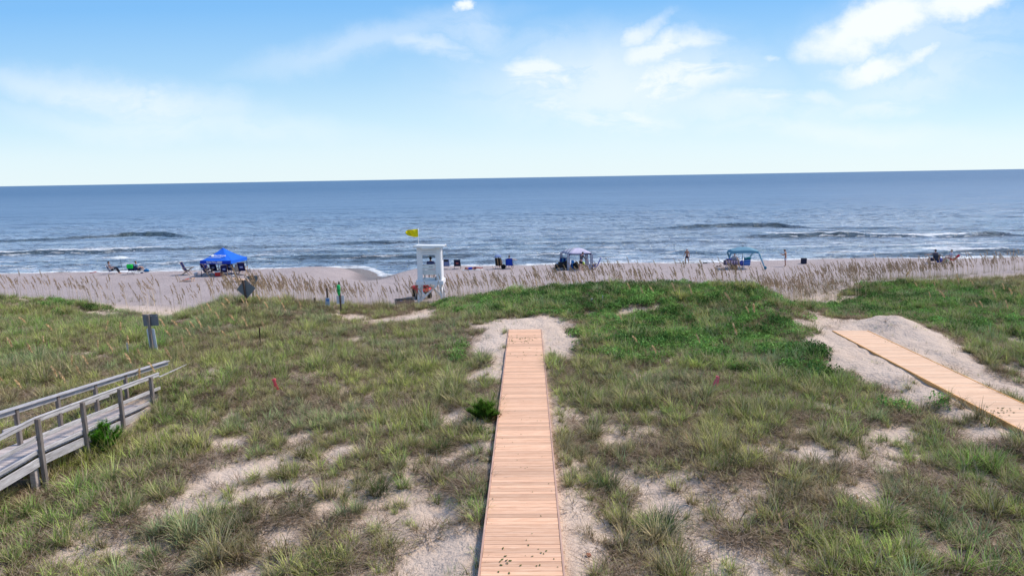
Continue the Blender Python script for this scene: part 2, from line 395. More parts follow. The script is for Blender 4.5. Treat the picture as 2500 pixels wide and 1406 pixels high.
breaker([(-60, 626, 1), (100, 618, 1.0), (250, 617, .9), (330, 611, 1.0), (420, 609, .7), (540, 606, .85), (640, 604, .6), (760, 600, .3)], .50, [(-80, 290, 1.0)])
breaker([(760, 600, .2), (860, 594, .9), (960, 592, .9), (1000, 591, .5), (1100, 590, .2)], .42, [(940, 1000, .45)])
breaker([(560, 640, .2), (680, 630, .7), (800, 631, 1.0), (1000, 628, 1.0), (1150, 624, .9), (1350, 624, .7), (1500, 628, .2)], .40, back=3.5)
breaker([(350, 648, .5), (470, 642, .8), (600, 640, .5), (700, 636, .3), (900, 640, .6), (1100, 640, .7), (1300, 637, .8), (1420, 640, .3)], .32)
breaker([(1560, 560, .1), (1680, 556, .8), (1800, 552, 1.1), (1900, 553, 1.1), (2000, 558, .4), (2200, 556, .15)], .62)
breaker([(1640, 582, .2), (1780, 580, .4), (1900, 577, .9), (2040, 575, 1.1), (2160, 578, .7), (2260, 579, .5), (2380, 575, .8), (2430, 573, 1.0), (2520, 580, .4)], .55, [(1915, 2420, .95)])
breaker([(1880, 640, .3), (2060, 628, .7), (2200, 624, .8), (2330, 617, 1.1), (2440, 616, 1.2), (2600, 618, 1)], .42, [(2300, 2600, .35), (2440, 2620, 1.0)])
breaker([(1560, 610, .3), (1700, 618, .8), (1760, 622, .6), (1900, 610, .2)], .3)
breaker([(480, 618, .2), (640, 615, .8), (860, 613, .9), (1100, 612, .7), (1300, 608, .5), (1500, 604, .2)], .26, [(620, 900, .5)])
breaker([(1150, 598, .2), (1400, 594, .7), (1700, 590, .8), (1900, 592, .3)], .3)
breaker([(-60, 655, .6), (100, 650, .8), (250, 648, .6), (400, 650, .4)], .26, [(-60, 120, .4)])
# swash foam at the edge of the sand and drifting foam between the breakers
bed = hgt(SX, SY); depth = SZ - bed
edge = np.exp(-((depth - .14) / .24) ** 2) * (SY > 66)
foam = np.maximum(foam, 1.0 * edge)
foam = np.maximum(foam, .62 * sst(.55, .75, fbm(SX / 7, SY / 1.6, 103, 4)) * (1 - sst(100, 135, SY)))
foam = np.maximum(foam, .42 * (1 - sst(80, 98, SY)))
foam = np.maximum(foam, .75 * sst(.66, .78, fbm(SX / 22, SY / 1.1, 111, 3)) * (1 - sst(92, 118, SY)))
sky_sheen = sst(.42, .62, fbm(SX / 26, SY / 5, 107, 3)) * (1 - sst(120, 190, SY))
m_sea, nt, b = mat('sea_water')
oc = coords(nt, 'Object')
fa = N(nt, 'Attribute', _attribute_name='foam'); sl = N(nt, 'Attribute', _attribute_name='sky_sheen'); du = N(nt, 'Attribute', _attribute_name='face_shade')
w1 = noise(nt, coords(nt, 'Object', (.55, 1.5, 1)), 1.3, 5, .6, .4)
w2 = noise(nt, coords(nt, 'Object', (.13, .42, 1)), 1.0, 5, .6, .5)
w3 = noise(nt, coords(nt, 'Object', (.02, .07, 1)), 1.0, 6, .62, .4)
w4 = noise(nt, coords(nt, 'Object', (.0035, .014, 1)), 1.0, 6, .65, .3)
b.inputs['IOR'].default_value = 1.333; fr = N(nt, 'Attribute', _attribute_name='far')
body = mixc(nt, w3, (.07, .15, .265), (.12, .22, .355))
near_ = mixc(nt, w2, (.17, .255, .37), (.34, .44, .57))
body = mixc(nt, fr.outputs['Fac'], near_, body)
body = mixc(nt, mth(nt, 'MULTIPLY', sl.outputs['Fac'], .65), body, (.40, .49, .62))  # pale sky reflection put into the water colour in patches
body = mixc(nt, du.outputs['Fac'], body, (.075, .125, .135))  # darker wave fronts put into the colour, where less sky would reflect
# foam pattern
fn = noise(nt, coords(nt, 'Object', (1.0, 2.2, 1)), 1.6, 7, .7, 1.2)
thr = mth(nt, 'SUBTRACT', mth(nt, 'ADD', fa.outputs['Fac'], fn), 1.0)
fm = ramp(nt, thr, [(.0, 0.), (.18, 1.)])
colr = mixc(nt, fm.outputs[0], body, (.80, .83, .86))
L(nt, colr, b.inputs['Base Color'])
L(nt, mth(nt, 'MAXIMUM', mth(nt, 'MULTIPLY', fm.outputs[0], .8), mth(nt, 'MULTIPLY_ADD', fr.outputs['Fac'], .46, .09)), b.inputs['Roughness'])
bn = bump(nt, None, w4, 1.0, 9.0); bn = bump(nt, None, w3, 1.0, 2.2, bn); bn = bump(nt, None, w2, 1.0, .6, bn); bump(nt, b, w1, 1.0, .22, bn)
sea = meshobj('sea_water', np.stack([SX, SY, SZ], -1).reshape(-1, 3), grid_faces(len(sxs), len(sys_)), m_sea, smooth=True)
fattr(sea, 'far', sst(90, 900, SY) * .35 + .65 * sst(75, 260, SY)); fattr(sea, 'foam', np.clip(foam, 0, 1)); fattr(sea, 'sky_sheen', sky_sheen); fattr(sea, 'face_shade', face_shade)
tag(sea, 'blue grey sea with low breaking waves', kind='structure')
# ------------------------------------------------------------------ vegetation
def blades(n, r, lmin, lmax, wid, tilt, curl, seed, seg=3, flat=0.0, zb=0.0):
    g = np.random.default_rng(seed)
    az = g.uniform(0, 2 * PI, n); rr = r * np.sqrt(g.uniform(0, 1, n)); a2 = az + g.normal(0, .7, n)
    bx, by = rr * np.cos(az), rr * np.sin(az)
    Ln = g.uniform(lmin, lmax, n); th = np.clip(np.abs(g.normal(tilt, tilt * .45, n)), .03, 1.5)
    if flat: th = np.clip(g.normal(1.35, .2, n), .9, 1.6)
    cu = g.uniform(.3, 1, n) * curl; wd = wid * g.uniform(.7, 1.3, n)
    V_, F_, A_ = [], [], []
    dry = g.uniform(0, 1, n)
    px, py, pz = bx.copy(), by.copy(), np.full(n, zb) + (g.uniform(0, .06, n) if flat else 0)
    sx_, sy_ = -np.sin(a2), np.cos(a2)
    lv = []
    for k in range(seg + 1):
        f = k / seg; w_ = wd * (1 - f * .85) * .5
        lv.append((np.stack([px - sx_ * w_, py - sy_ * w_, pz], -1), np.stack([px + sx_ * w_, py + sy_ * w_, pz], -1)))
        t = th + cu * f
        st = Ln / seg
        px = px + st * np.sin(t) * np.cos(a2); py = py + st * np.sin(t) * np.sin(a2); pz = np.maximum(pz + st * np.cos(t), .005)
        a2 = a2 + g.normal(0, .12, n)
    verts = np.stack([np.stack(l, 1) for l in lv], 1).reshape(-1, 3)     # n,(seg+1),2,3
    base = (np.arange(n) * (seg + 1) * 2)[:, None]
    q = np.concatenate([np.stack([base + 2 * k, base + 2 * k + 1, base + 2 * k + 3, base + 2 * k + 2], -1) for k in range(seg)], 1).reshape(-1, 4)
    A = np.zeros((n, seg + 1, 2, 4), np.float32); A[..., 0] = dry[:, None, None]; A[..., 1] = (np.arange(seg + 1) / seg)[None, :, None]; A[..., 2] = g.uniform(0, 1, n)[:, None, None]; A[..., 3] = 1
    return verts, q, A.reshape(-1, 4)
def leaves(n, r, h, size, seed, dome=1.0):
    g = np.random.default_rng(seed)
    rr = r * np.sqrt(g.uniform(0, 1, n)); az = g.uniform(0, 2 * PI, n)
    x, y = rr * np.cos(az), rr * np.sin(az)
    z = h * g.uniform(.25, 1, n) * (1 - dome * .6 * (rr / r) ** 2)
    s = size * g.uniform(.6, 1.4, n); o = g.uniform(0, 2 * PI, n); ti = g.normal(0, .5, n); tj = g.normal(0, .5, n)
    c, s_ = np.cos(o), np.sin(o)
    q = []
    for (a, b_) in ((-1, 0), (0, -.55), (1, 0), (0, .55)):
        lx, ly = a * s * .8, b_ * s
        q.append(np.stack([x + lx * c - ly * s_, y + lx * s_ + ly * c, z + lx * ti + ly * tj], -1))
    verts = np.stack(q, 1).reshape(-1, 3); f = np.arange(n * 4).reshape(-1, 4)
    A = np.zeros((n, 4, 4), np.float32); A[..., 0] = g.uniform(0, .45, n)[:, None]; A[..., 1] = (z / h)[:, None]; A[..., 2] = g.uniform(0, 1, n)[:, None]; A[..., 3] = 1
    return verts, f, A.reshape(-1, 4)
def cat(*parts):
    V_, F_, A_ = [], [], []; o = 0
    for v, f, a in parts:
        V_.append(v); F_.append(f + o); A_.append(a); o += len(v)
    return np.concatenate(V_), np.concatenate(F_), np.concatenate(A_)
def src(name, data, material, coll):
    o = meshobj(name, data[0], data[1], material); COL.objects.unlink(o)
    ca = o.data.attributes.new('bl', 'FLOAT_COLOR', 'POINT'); ca.data.foreach_set('color', data[2].ravel())
    coll.objects.link(o); return o
def plant_mat(name, drycol, rootcol, inst=True, tint=(.1, .15, .04), trans=.25, drycut=.72):
    m = bpy.data.materials.new(name); m.use_nodes = True; nt = m.node_tree
    out = nt.nodes['Material Output']; nt.nodes.remove(nt.nodes['Principled BSDF'])
    a = N(nt, 'Attribute', _attribute_name='bl'); sp = nt.nodes.new('ShaderNodeSeparateColor'); L(nt, a.outputs['Color'], sp.inputs[0])
    if inst:
        t = N(nt, 'Attribute', _attribute_name='tint', _attribute_type='INSTANCER'); tint_ = t.outputs['Color']
    else:
        t = nt.nodes.new('ShaderNodeRGB'); t.outputs[0].default_value = tuple(tint) + (1,); tint_ = t.outputs[0]
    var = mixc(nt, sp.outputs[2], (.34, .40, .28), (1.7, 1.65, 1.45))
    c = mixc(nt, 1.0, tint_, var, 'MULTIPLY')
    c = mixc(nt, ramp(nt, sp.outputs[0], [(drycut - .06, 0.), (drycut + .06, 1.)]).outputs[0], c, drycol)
    c = mixc(nt, ramp(nt, sp.outputs[1], [(0., 1.), (.42, 0.)]).outputs[0], c, rootcol)  # brown plant bases, with the shade low in the clump put into the colour
    d = N(nt, 'BsdfDiffuse'); tr = N(nt, 'BsdfTranslucent'); mx = nt.nodes.new('ShaderNodeMixShader'); mx.inputs[0].default_value = trans
    L(nt, c, d.inputs[0]); L(nt, c, tr.inputs[0]); L(nt, d.outputs[0], mx.inputs[1]); L(nt, tr.outputs[0], mx.inputs[2]); L(nt, mx.outputs[0], out.inputs[0])
    return m
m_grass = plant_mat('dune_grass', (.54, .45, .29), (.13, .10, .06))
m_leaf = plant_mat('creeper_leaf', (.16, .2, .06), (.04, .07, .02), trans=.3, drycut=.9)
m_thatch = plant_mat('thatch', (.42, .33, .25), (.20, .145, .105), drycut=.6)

def scatter(name, sources, pts, rot, scl, idx, tint, label, kind='stuff', catg=None):
    coll = bpy.data.collections.new(name + '_sources')
    for i, (d, m) in enumerate(sources): src('%s_%02d' % (name, i), d, m, coll)
    me = bpy.data.meshes.new(name); me.vertices.add(len(pts)); me.vertices.foreach_set('co', pts.astype(np.float32).ravel())
    def at_(n, t, a, key):
        q = me.attributes.new(n, t, 'POINT'); q.data.foreach_set(key, np.ascontiguousarray(a).ravel())
    at_('rot', 'FLOAT_VECTOR', rot.astype(np.float32), 'vector'); at_('scl', 'FLOAT_VECTOR', scl.astype(np.float32), 'vector')
    at_('idx', 'INT', idx.astype(np.int32), 'value'); at_('tint', 'FLOAT_COLOR', np.concatenate([tint, np.ones((len(tint), 1))], 1).astype(np.float32), 'color')
    o = bpy.data.objects.new(name, me); COL.objects.link(o)
    t = bpy.data.node_groups.new(name, 'GeometryNodeTree')
    t.interface.new_socket('Geometry', in_out='INPUT', socket_type='NodeSocketGeometry'); t.interface.new_socket('Geometry', in_out='OUTPUT', socket_type='NodeSocketGeometry')
    gi = t.nodes.new('NodeGroupInput'); go = t.nodes.new('NodeGroupOutput'); ip = t.nodes.new('GeometryNodeInstanceOnPoints'); ci = t.nodes.new('GeometryNodeCollectionInfo')
    ci.inputs['Collection'].default_value = coll; ci.inputs['Separate Children'].default_value = True; ci.inputs['Reset Children'].default_value = True
    ip.inputs['Pick Instance'].default_value = True
    def na(n, dt):
        q = t.nodes.new('GeometryNodeInputNamedAttribute'); q.data_type = dt; q.inputs['Name'].default_value = n; return q.outputs['Attribute']
    t.links.new(gi.outputs[0], ip.inputs['Points']); t.links.new(ci.outputs[0], ip.inputs['Instance'])
    t.links.new(na('idx', 'INT'), ip.inputs['Instance Index']); t.links.new(na('rot', 'FLOAT_VECTOR'), ip.inputs['Rotation']); t.links.new(na('scl', 'FLOAT_VECTOR'), ip.inputs['Scale'])
    t.links.new(ip.outputs[0], go.inputs[0])
    md = o.modifiers.new('scatter', 'NODES'); md.node_group = t
    tag(o, label, catg, kind=kind); return o

def cand(n, y0, y1, xm=None):
    """points spread over the wedge of ground in front of the camera and a margin round it"""
    y = np.sqrt(RNG.uniform(y0 ** 2, y1 ** 2, n)); x = RNG.uniform(-1, 1, n) * (y * .80 + 1.5)
    return x, y
def keep(p): return RNG.uniform(0, 1, len(p)) < p
ZN = lambda x, y: hgt(x, y) + (fbm(x * 1.9, y * 1.9, 71, 3) - .5) * (.13 - .045 * sst(42, 50, y)) + .05 * vegd(x, y) * (y < 50)
def tints(x, y):
    n1 = fbm(x / 2.4, y / 2.4, 121, 3); n2_ = RNG.uniform(0, 1, len(x)); lush = field(x, y, LUSHW, .8)
    olive = np.array([.36, .42, .13]); brown = np.array([.35, .29, .18]); green = np.array([.235, .395, .105]); blue = np.array([.24, .36, .22]); yel = np.array([.46, .50, .15])
    t = sst(.40, .62, n1)[:, None]
    c = brown * (1 - t) + olive * t
    g_ = np.clip(lush * .95 + .35 * (n2_ > .7), 0, 1)[:, None]
    c = c * (1 - g_) + green * g_
    bl = ((vn(x / 1.7, y / 1.7, 131) > .68) * .6)[:, None]; c = c * (1 - bl) + blue * bl
    ye = ((vn(x / 3, y / 3, 137) > .74) * .6)[:, None]; c = c * (1 - ye) + yel * ye
    
    r_ = RNG.uniform(0, 1, len(x))[:, None]
    c = np.where(r_ < .36, c * .3 + .7 * brown * .85, np.where(r_ > .86, c * .5 + .5 * yel, c))
    return c * RNG.uniform(.7, 1.55, len(x))[:, None]

GR = []
for s in range(5): GR.append((cat(blades(34, .09, .22, .52, .017, .42, 1.0, 200 + s), blades(14, .12, .12, .30, .014, .9, .9, 220 + s)), m_grass))       # upright tufts
for s in range(4): GR.append((blades(22, .20, .14, .36, .014, .75, 1.1, 240 + s), m_grass))                                                              # loose low tufts
for s in range(3): GR.append((blades(9, .16, .18, .40, .013, .25, .7, 260 + s), m_grass))                                                                # sparse sprigs
for s in range(2): GR.append((cat(blades(80, .14, .30, .66, .017, .55, 1.3, 280 + s), blades(34, .16, .15, .35, .015, 1.0, .8, 290 + s)), m_grass))      # big tussocks
def make_grass():
    x, y = cand(84000, 9.5, 44)
    v = vegd(x, y); lf = field(x, y, LEAFW)
    k = keep(np.clip(v * 1.05 + .045, 0, 1) * (1 - .2 * lf) * (.35 + .75 * sst(.38, .56, fbm(x * 1.4, y * 1.4, 141, 3))))
    cd = np.interp(x, cx_, cd_); k &= (v > .02) | (y < cd)
    for xc, hw, y1 in ((.42, .76, 31.4), (14.1, .76, 29.5), (-11.85, .5, 21.2)):
        xx = xc + .0215 * (y - 22) if xc == .42 else xc
        k &= ~((np.abs(x - xx) < hw + .12) & (y < y1) & ((y > 18.5) | (xc > 0)))
    x, y, v = x[k], y[k], v[k]; n = len(x)
    r = RNG.uniform(0, 1, n)
    idx = np.where(v < .25, 9 + RNG.integers(0, 3, n), np.where(r < .38, RNG.integers(0, 5, n), np.where(r < .93, 5 + RNG.integers(0, 4, n), np.where(r < .965, 9 + RNG.integers(0, 3, n), 12 + RNG.integers(0, 2, n)))))
    s = RNG.uniform(.42, 1.12, n) * (.6 + .42 * v) * (.85 + .5 * sst(.5, .75, fbm(x / 1.1, y / 1.1, 143, 2)))
    z = ZN(x, y) - .02
    rot = np.stack([RNG.normal(0, .12, n), RNG.normal(-.06, .12, n), RNG.uniform(0, 2 * PI, n)], -1)
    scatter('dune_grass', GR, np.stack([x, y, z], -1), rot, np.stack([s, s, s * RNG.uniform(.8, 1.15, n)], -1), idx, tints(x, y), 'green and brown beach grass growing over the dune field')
make_grass()
TH = []
for s in range(4): TH.append((blades(40, .26, .12, .34, .012, 1.3, .3, 300 + s, flat=1), m_thatch))
def make_thatch():
    x, y = cand(50000, 9.5, 42)
    v = vegd(x, y); n0 = fbm(x / .9, y / .9, 151, 3)
    k = keep(np.clip(v * .8 + .25 * sst(.5, .7, n0), 0, 1) * (.25 + .6 * sst(.38, .6, n0)))
    k &= (y < np.interp(x, cx_, cd_) + .5) & ((field(x, y, SANDW) < .75) | (RNG.uniform(0, 1, len(x)) < .22))
    for xc, hw, y1 in ((.42, .76, 31.4), (14.1, .76, 29.5), (-11.85, .5, 21.2)):
        xx = xc + .0215 * (y - 22) if xc == .42 else xc
        k &= ~((np.abs(x - xx) < hw + .25) & (y < y1) & ((y > 18.5) | (xc > 0)))
    x, y = x[k], y[k]; n = len(x)
    tn = np.array([.19, .135, .095])[None] * RNG.uniform(.3, 1.8, n)[:, None] * np.array([1, 1, 1])[None]
    s = RNG.uniform(.7, 1.5, n)
    rot = np.stack([RNG.normal(0, .05, n), RNG.normal(0, .05, n), RNG.uniform(0, 2 * PI, n)], -1)
    scatter('dry_litter', TH, np.stack([x, y, ZN(x, y)], -1), rot, np.stack([s, s, s], -1), RNG.integers(0, 4, n), tn, 'dead brown grass stalks lying on the sand between the tufts')
make_thatch()
LV = []
for s in range(4): LV.append((cat(leaves(130, .34, .26, .036, 320 + s), blades(10, .25, .12, .28, .006, .4, .5, 330 + s)), m_leaf))
def make_leaf():
    x, y = cand(26000, 10, 44)
    lf = field(x, y, LEAFW, .7) * (1 - field(x, y, SANDW))
    k = keep(np.clip(lf * (.28 + .9 * sst(.40, .56, fbm(x / 1.0, y / 1.0, 161, 3))), 0, 1)) & (y < np.interp(x, cx_, cd_) + 1.2)
    k &= ~((np.abs(x - .5) < 1.15) & (y < 31.6)) & ~((np.abs(x - 14.1) < 1.2) & (y < 30.2))
    x, y = x[k], y[k]; n = len(x)
    q = sst(.35, .65, fbm(x / 1.7, y / 1.7, 163, 2))[:, None]
    tn = (np.array([.075, .16, .05]) * (1 - q) + np.array([.17, .32, .095]) * q) * RNG.uniform(.55, 1.5, n)[:, None]
    s = RNG.uniform(.7, 1.3, n)
    rot = np.stack([RNG.normal(0, .12, n), RNG.normal(0, .12, n), RNG.uniform(0, 2 * PI, n)], -1)
    scatter('creeper_cover', LV, np.stack([x, y, ZN(x, y) - .02], -1), rot, np.stack([s, s, s * RNG.uniform(.8, 1.5, n)], -1), RNG.integers(0, 4, n), tn, 'bright green leafy creeper spreading over the dune ridge')
make_leaf()

# ---- sea oats: a thin arching stem with a drooping one-sided plume
m_oat_stem = plant_mat('oat_stem', (.40, .31, .23), (.35, .28, .18), drycut=.5)
def oat(seed, hgt_=1.25, lean=.22, head=.30, n=1, spread=.0, sp_w=.022, ns=26, sl=1.0):
    g = np.random.default_rng(seed); S, Hd = [], []
    for j in range(n):
        bx, by = g.normal(0, spread, 2) if n > 1 else (0, 0)
        hh = hgt_ * g.uniform(.72, 1.1); le = lean * g.uniform(.5, 1.5); side = g.normal(0, .12)
        pts = []
        for k in range(9):
            f = k / 8
            bend = le * f + (.55 * max(0, f - .62) / .38 * g.uniform(.7, 1.3))
            pts.append(bend)
        p = np.array([bx, by, 0.]); path = [p.copy()]
        for k in range(8):
            d = np.array([-math.sin(pts[k]), side * .5, math.cos(pts[k])]); p = p + d * hh / 8; path.append(p.copy())
        path = np.array(path)
        # stem as a thin three-sided tube
        vs_, fs_ = [], []
        for k, q in enumerate(path):
            rr = .0042 * (1 - .6 * k / 8)
            for a in range(3):
                an = a * 2 * PI / 3; vs_.append(q + np.array([math.cos(an), math.sin(an), 0]) * rr)
        for k in range(8):
            for a in range(3):
                fs_.append([k * 3 + a, k * 3 + (a + 1) % 3, k * 3 + 3 + (a + 1) % 3, k * 3 + 3 + a])
        vs_ = np.array(vs_); A = np.zeros((len(vs_), 4), np.float32); A[:, 0] = g.uniform(.3, 1); A[:, 1] = 1; A[:, 2] = g.uniform(0, 1); A[:, 3] = 1
        S.append((vs_, np.array(fs_), A))
        # spikelets hang from the last third, to one side
        hv, hf = [], []
        for i in range(ns):
            f = 1 - head * (i / ns) / 1.0 * 1.0
            q = path[0] * 0 + np.array([np.interp(f, np.linspace(0, 1, 9), path[:, c]) for c in range(3)])
            ln = .062 * sl * (1.1 - .5 * abs(i / ns - .5)) * g.uniform(.7, 1.2); w_ = sp_w * g.uniform(.7, 1.2) * .5
            a = g.uniform(-1, 1) * .9 - .2
            d = np.array([-.30 + .5 * g.uniform(-1, 1), .7 * math.sin(a), -.75]); d /= np.linalg.norm(d)
            sd_ = np.cross(d, [g.uniform(-1, 1), g.uniform(-1, 1), .3]); sd_ /= np.linalg.norm(sd_)
            o = len(hv)
            hv += [q, q + d * ln * .55 + sd_ * w_, q + d * ln, q + d * ln * .55 - sd_ * w_]; hf.append([o, o + 1, o + 2, o + 3])
        hv = np.array(hv); A = np.zeros((len(hv), 4), np.float32); A[:, 0] = 1; A[:, 1] = 1; A[:, 2] = g.uniform(0, 1); A[:, 3] = 1
        Hd.append((hv, np.array(hf), A))
    return S, Hd
def two_tone_oat(seed, **kw):
    S, Hd = oat(seed, **kw)
    for s in S: s[2][:, 0] = 0          # stem takes the tint
    return cat(*S, *Hd)
m_oat = plant_mat('sea_oat_stand', (.42, .29, .185), (.55, .45, .33), drycut=.5, trans=.2)
def make_oats():
    so = [(cat(*[two_tone_oat(400 + 10 * s + j, n=1, spread=.10, lean=.16, head=.24, sp_w=.021) for j in range(1 + s % 2)]), m_oat) for s in range(6)]
    # leafy basal clumps
    so += [(blades(34, .14, .35, .75, .008, .30, .8, 460 + s), m_grass) for s in range(3)]
    xs_, ys_2, id_, tn = [], [], [], []
    n = 6800
    x = RNG.uniform(-36, 38, n); cd = np.interp(x, cx_, cd_)
    y = cd + RNG.uniform(-1.2, 7.5, n)
    px = 1250 + x / y * F
    prof = np.interp(px, [0, 200, 450, 520, 620, 780, 860, 1000, 1060, 1300, 1500, 1700, 1850, 2000, 2250, 2330, 2500], [.26, .22, .18, .40, .8, .85, .5, .45, .6, .65, .8, .62, .62, .98, .98, .5, .5])
    k = keep(prof * (.35 + .65 * sst(.35, .6, fbm(x / 1.5, y / 1.5, 171, 2))) * (1 - .45 * sst(3.5, 7.5, y - cd)))
    x, y, cd = x[k], y[k], cd[k]; n = len(x)
    ih = keep(np.full(n, .74)); idx = np.where(ih, RNG.integers(0, 6, n), 6 + RNG.integers(0, 3, n))
    tn = np.where(ih[:, None], np.array([.60, .49, .36]) * RNG.uniform(.7, 1.15, n)[:, None], np.array([.28, .26, .14]) * RNG.uniform(.7, 1.3, n)[:, None])
    s = RNG.uniform(.68, 1.10, n) * np.where(ih, 1.3, .8) * np.where((x < -13) & ih, 1.2, 1.0)
    rot = np.stack([RNG.normal(0, .05, n), RNG.normal(-.02, .06, n), RNG.normal(0, .5, n)], -1)
    scatter('sea_oats_stand', so, np.stack([x, y, hgt(x, y) - .03], -1), rot, np.stack([s, s, s], -1), idx, tn, 'tall tan sea oats with brown seed heads fringing the beach')
make_oats()
# ------------------------------------------------------------------ object helpers
class MB:
    def __init__(s): s.v = []; s.f = []
    def add(s, vs, fs):
        o = len(s.v); s.v += [tuple(q) for q in vs]; s.f += [tuple(i + o for i in f) for f in fs]; return s
    def box(s, c, d, rot=None, bev=0.0):
        hx, hy, hz_ = (q / 2 for q in d)
        b = min(bev, hx * .45, hy * .45, hz_ * .45)
        R = rot if rot is not None else Matrix.Identity(3)
        if b <= 0:
            vs = [(x, y, z) for x in (-hx, hx) for y in (-hy, hy) for z in (-hz_, hz_)]
            fs = [(0, 1, 3, 2), (4, 6, 7, 5), (0, 4, 5, 1), (2, 3, 7, 6), (0, 2, 6, 4), (1, 5, 7, 3)]
        else:
            vs = []
            for x in (-1, 1):
                for y in (-1, 1):
                    for z in (-1, 1):
                        vs += [(x * hx, y * (hy - b), z * (hz_ - b)), (x * (hx - b), y * hy, z * (hz_ - b)), (x * (hx - b), y * (hy - b), z * hz_)]
            I = lambda x, y, z, k: (((x > 0) * 4 + (y > 0) * 2 + (z > 0)) * 3 + k)
            fs = []
            for a in (-1, 1):
                fs.append([I(a, -1, -1, 0), I(a, 1, -1, 0), I(a, 1, 1, 0), I(a, -1, 1, 0)]); fs.append([I(-1, a, -1, 1), I(1, a, -1, 1), I(1, a, 1, 1), I(-1, a, 1, 1)])
                fs.append([I(-1, -1, a, 2), I(1, -1, a, 2), I(1, 1, a, 2), I(-1, 1, a, 2)])
            for a in (-1, 1):
                for c_ in (-1, 1):
                    fs.append([I(a, c_, -1, 0), I(a, c_, 1, 0), I(a, c_, 1, 1), I(a, c_, -1, 1)]); fs.append([I(a, -1, c_, 0), I(a, 1, c_, 0), I(a, 1, c_, 2), I(a, -1, c_, 2)])
                    fs.append([I(-1, a, c_, 1), I(1, a, c_, 1), I(1, a, c_, 2), I(-1, a, c_, 2)])
                    for e in (-1, 1): fs.append([I(a, c_, e, 0), I(a, c_, e, 1), I(a, c_, e, 2)])
        C = Vector(c); s.add([C + R @ Vector(v) for v in vs], fs); return s
    def bar(s, a, b, w, t, bev=0.0, up=(0, 0, 1)):
        """a timber from a to b, w wide, t deep along up"""
        a, b = Vector(a), Vector(b); z = (b - a); ln = z.length; z.normalize(); x = z.cross(Vector(up))
        if x.length < 1e-4: x = z.cross(Vector((0, 1, 0)))
        x.normalize(); y = z.cross(x)
        R = Matrix((x, y, z)).transposed(); return s.box((a + b) / 2, (w, t, ln), R, bev)
    def tube(s, pts, rad, n=8, cap=True):
        pts = [Vector(p) for p in pts]; rad = rad if hasattr(rad, '__len__') else [rad] * len(pts); rings = []
        ref = Vector((0, 0, 1))
        for i, p in enumerate(pts):
            t = (pts[min(i + 1, len(pts) - 1)] - pts[max(i - 1, 0)]).normalized()
            x = t.cross(ref if abs(t.dot(ref)) < .95 else Vector((0, 1, 0))).normalized(); y = t.cross(x)
            rings.append([p + (x * math.cos(a) + y * math.sin(a)) * rad[i] for a in (2 * PI * k / n for k in range(n))])
        vs = [v for r in rings for v in r]; fs = []
        for i in range(len(pts) - 1):
            for k in range(n): fs.append((i * n + k, i * n + (k + 1) % n, (i + 1) * n + (k + 1) % n, (i + 1) * n + k))
        if cap: fs += [tuple(range(n))[::-1], tuple((len(pts) - 1) * n + k for k in range(n))]
        return s.add(vs, fs)
    def lathe(s, prof, c=(0, 0, 0), n=16, sx=1, sy=1, rot=None):
        R = rot if rot is not None else Matrix.Identity(3); C = Vector(c); vs = []; fs = []
        for r, z in prof:
            for k in range(n):
                a = 2 * PI * k / n; vs.append(C + R @ Vector((r * math.cos(a) * sx, r * math.sin(a) * sy, z)))
        for i in range(len(prof) - 1):
            for k in range(n): fs.append((i * n + k, i * n + (k + 1) % n, (i + 1) * n + (k + 1) % n, (i + 1) * n + k))
        fs += [tuple(range(n))[::-1], tuple((len(prof) - 1) * n + k for k in range(n))]
        return s.add(vs, fs)
    def ball(s, c, r, n=12, m=8, rot=None):
        r = r if hasattr(r, '__len__') else (r, r, r)
        R = rot if rot is not None else Matrix.Identity(3); C = Vector(c); vs = []; fs = []
        for i in range(m + 1):
            th = PI * i / m
            for k in range(n):
                a = 2 * PI * k / n; vs.append(C + R @ Vector((r[0] * math.sin(th) * math.cos(a), r[1] * math.sin(th) * math.sin(a), r[2] * math.cos(th))))
        for i in range(m):
            for k in range(n): fs.append((i * n + k, i * n + (k + 1) % n, (i + 1) * n + (k + 1) % n, (i + 1) * n + k))
        return s.add(vs, fs)
    def sheet(s, rows, t=.006):
        """cloth from a grid of points, given thickness t"""
        nr, nc = len(rows), len(rows[0]); P_ = [[Vector(p) for p in r] for r in rows]; top = []; bot = []
        for i in range(nr):
            for j in range(nc):
                a = P_[min(i + 1, nr - 1)][j] - P_[max(i - 1, 0)][j]; b = P_[i][min(j + 1, nc - 1)] - P_[i][max(j - 1, 0)]
                n = a.cross(b); n = n.normalized() if n.length > 1e-9 else Vector((0, 0, 1))
                top.append(P_[i][j] + n * t / 2); bot.append(P_[i][j] - n * t / 2)
        o = nr * nc; fs = []
        for i in range(nr - 1):
            for j in range(nc - 1):
                a, b, c, d = i * nc + j, i * nc + j + 1, (i + 1) * nc + j + 1, (i + 1) * nc + j
                fs += [(a, b, c, d), (a + o, d + o, c + o, b + o)]
        ed = [(0, j) for j in range(nc)] + [(i, nc - 1) for i in range(1, nr)] + [(nr - 1, j) for j in range(nc - 2, -1, -1)] + [(i, 0) for i in range(nr - 2, 0, -1)]
        for k in range(len(ed)):
            a = ed[k][0] * nc + ed[k][1]; b = ed[(k + 1) % len(ed)][0] * nc + ed[(k + 1) % len(ed)][1]
            fs.append((a, a + o, b + o, b))
        return s.add(top + bot, fs)
    def build(s, name, m, parent=None, smooth=False):
        return meshobj(name, s.v, s.f, m, parent, smooth)
def thing(name, label, cat_, loc, rz=0, group=None):
    o = bpy.data.objects.new(name, None); COL.objects.link(o); o.location = loc; o.rotation_euler = (0, 0, rz)
    o.empty_display_size = .2
    return tag(o, label, cat_, group)
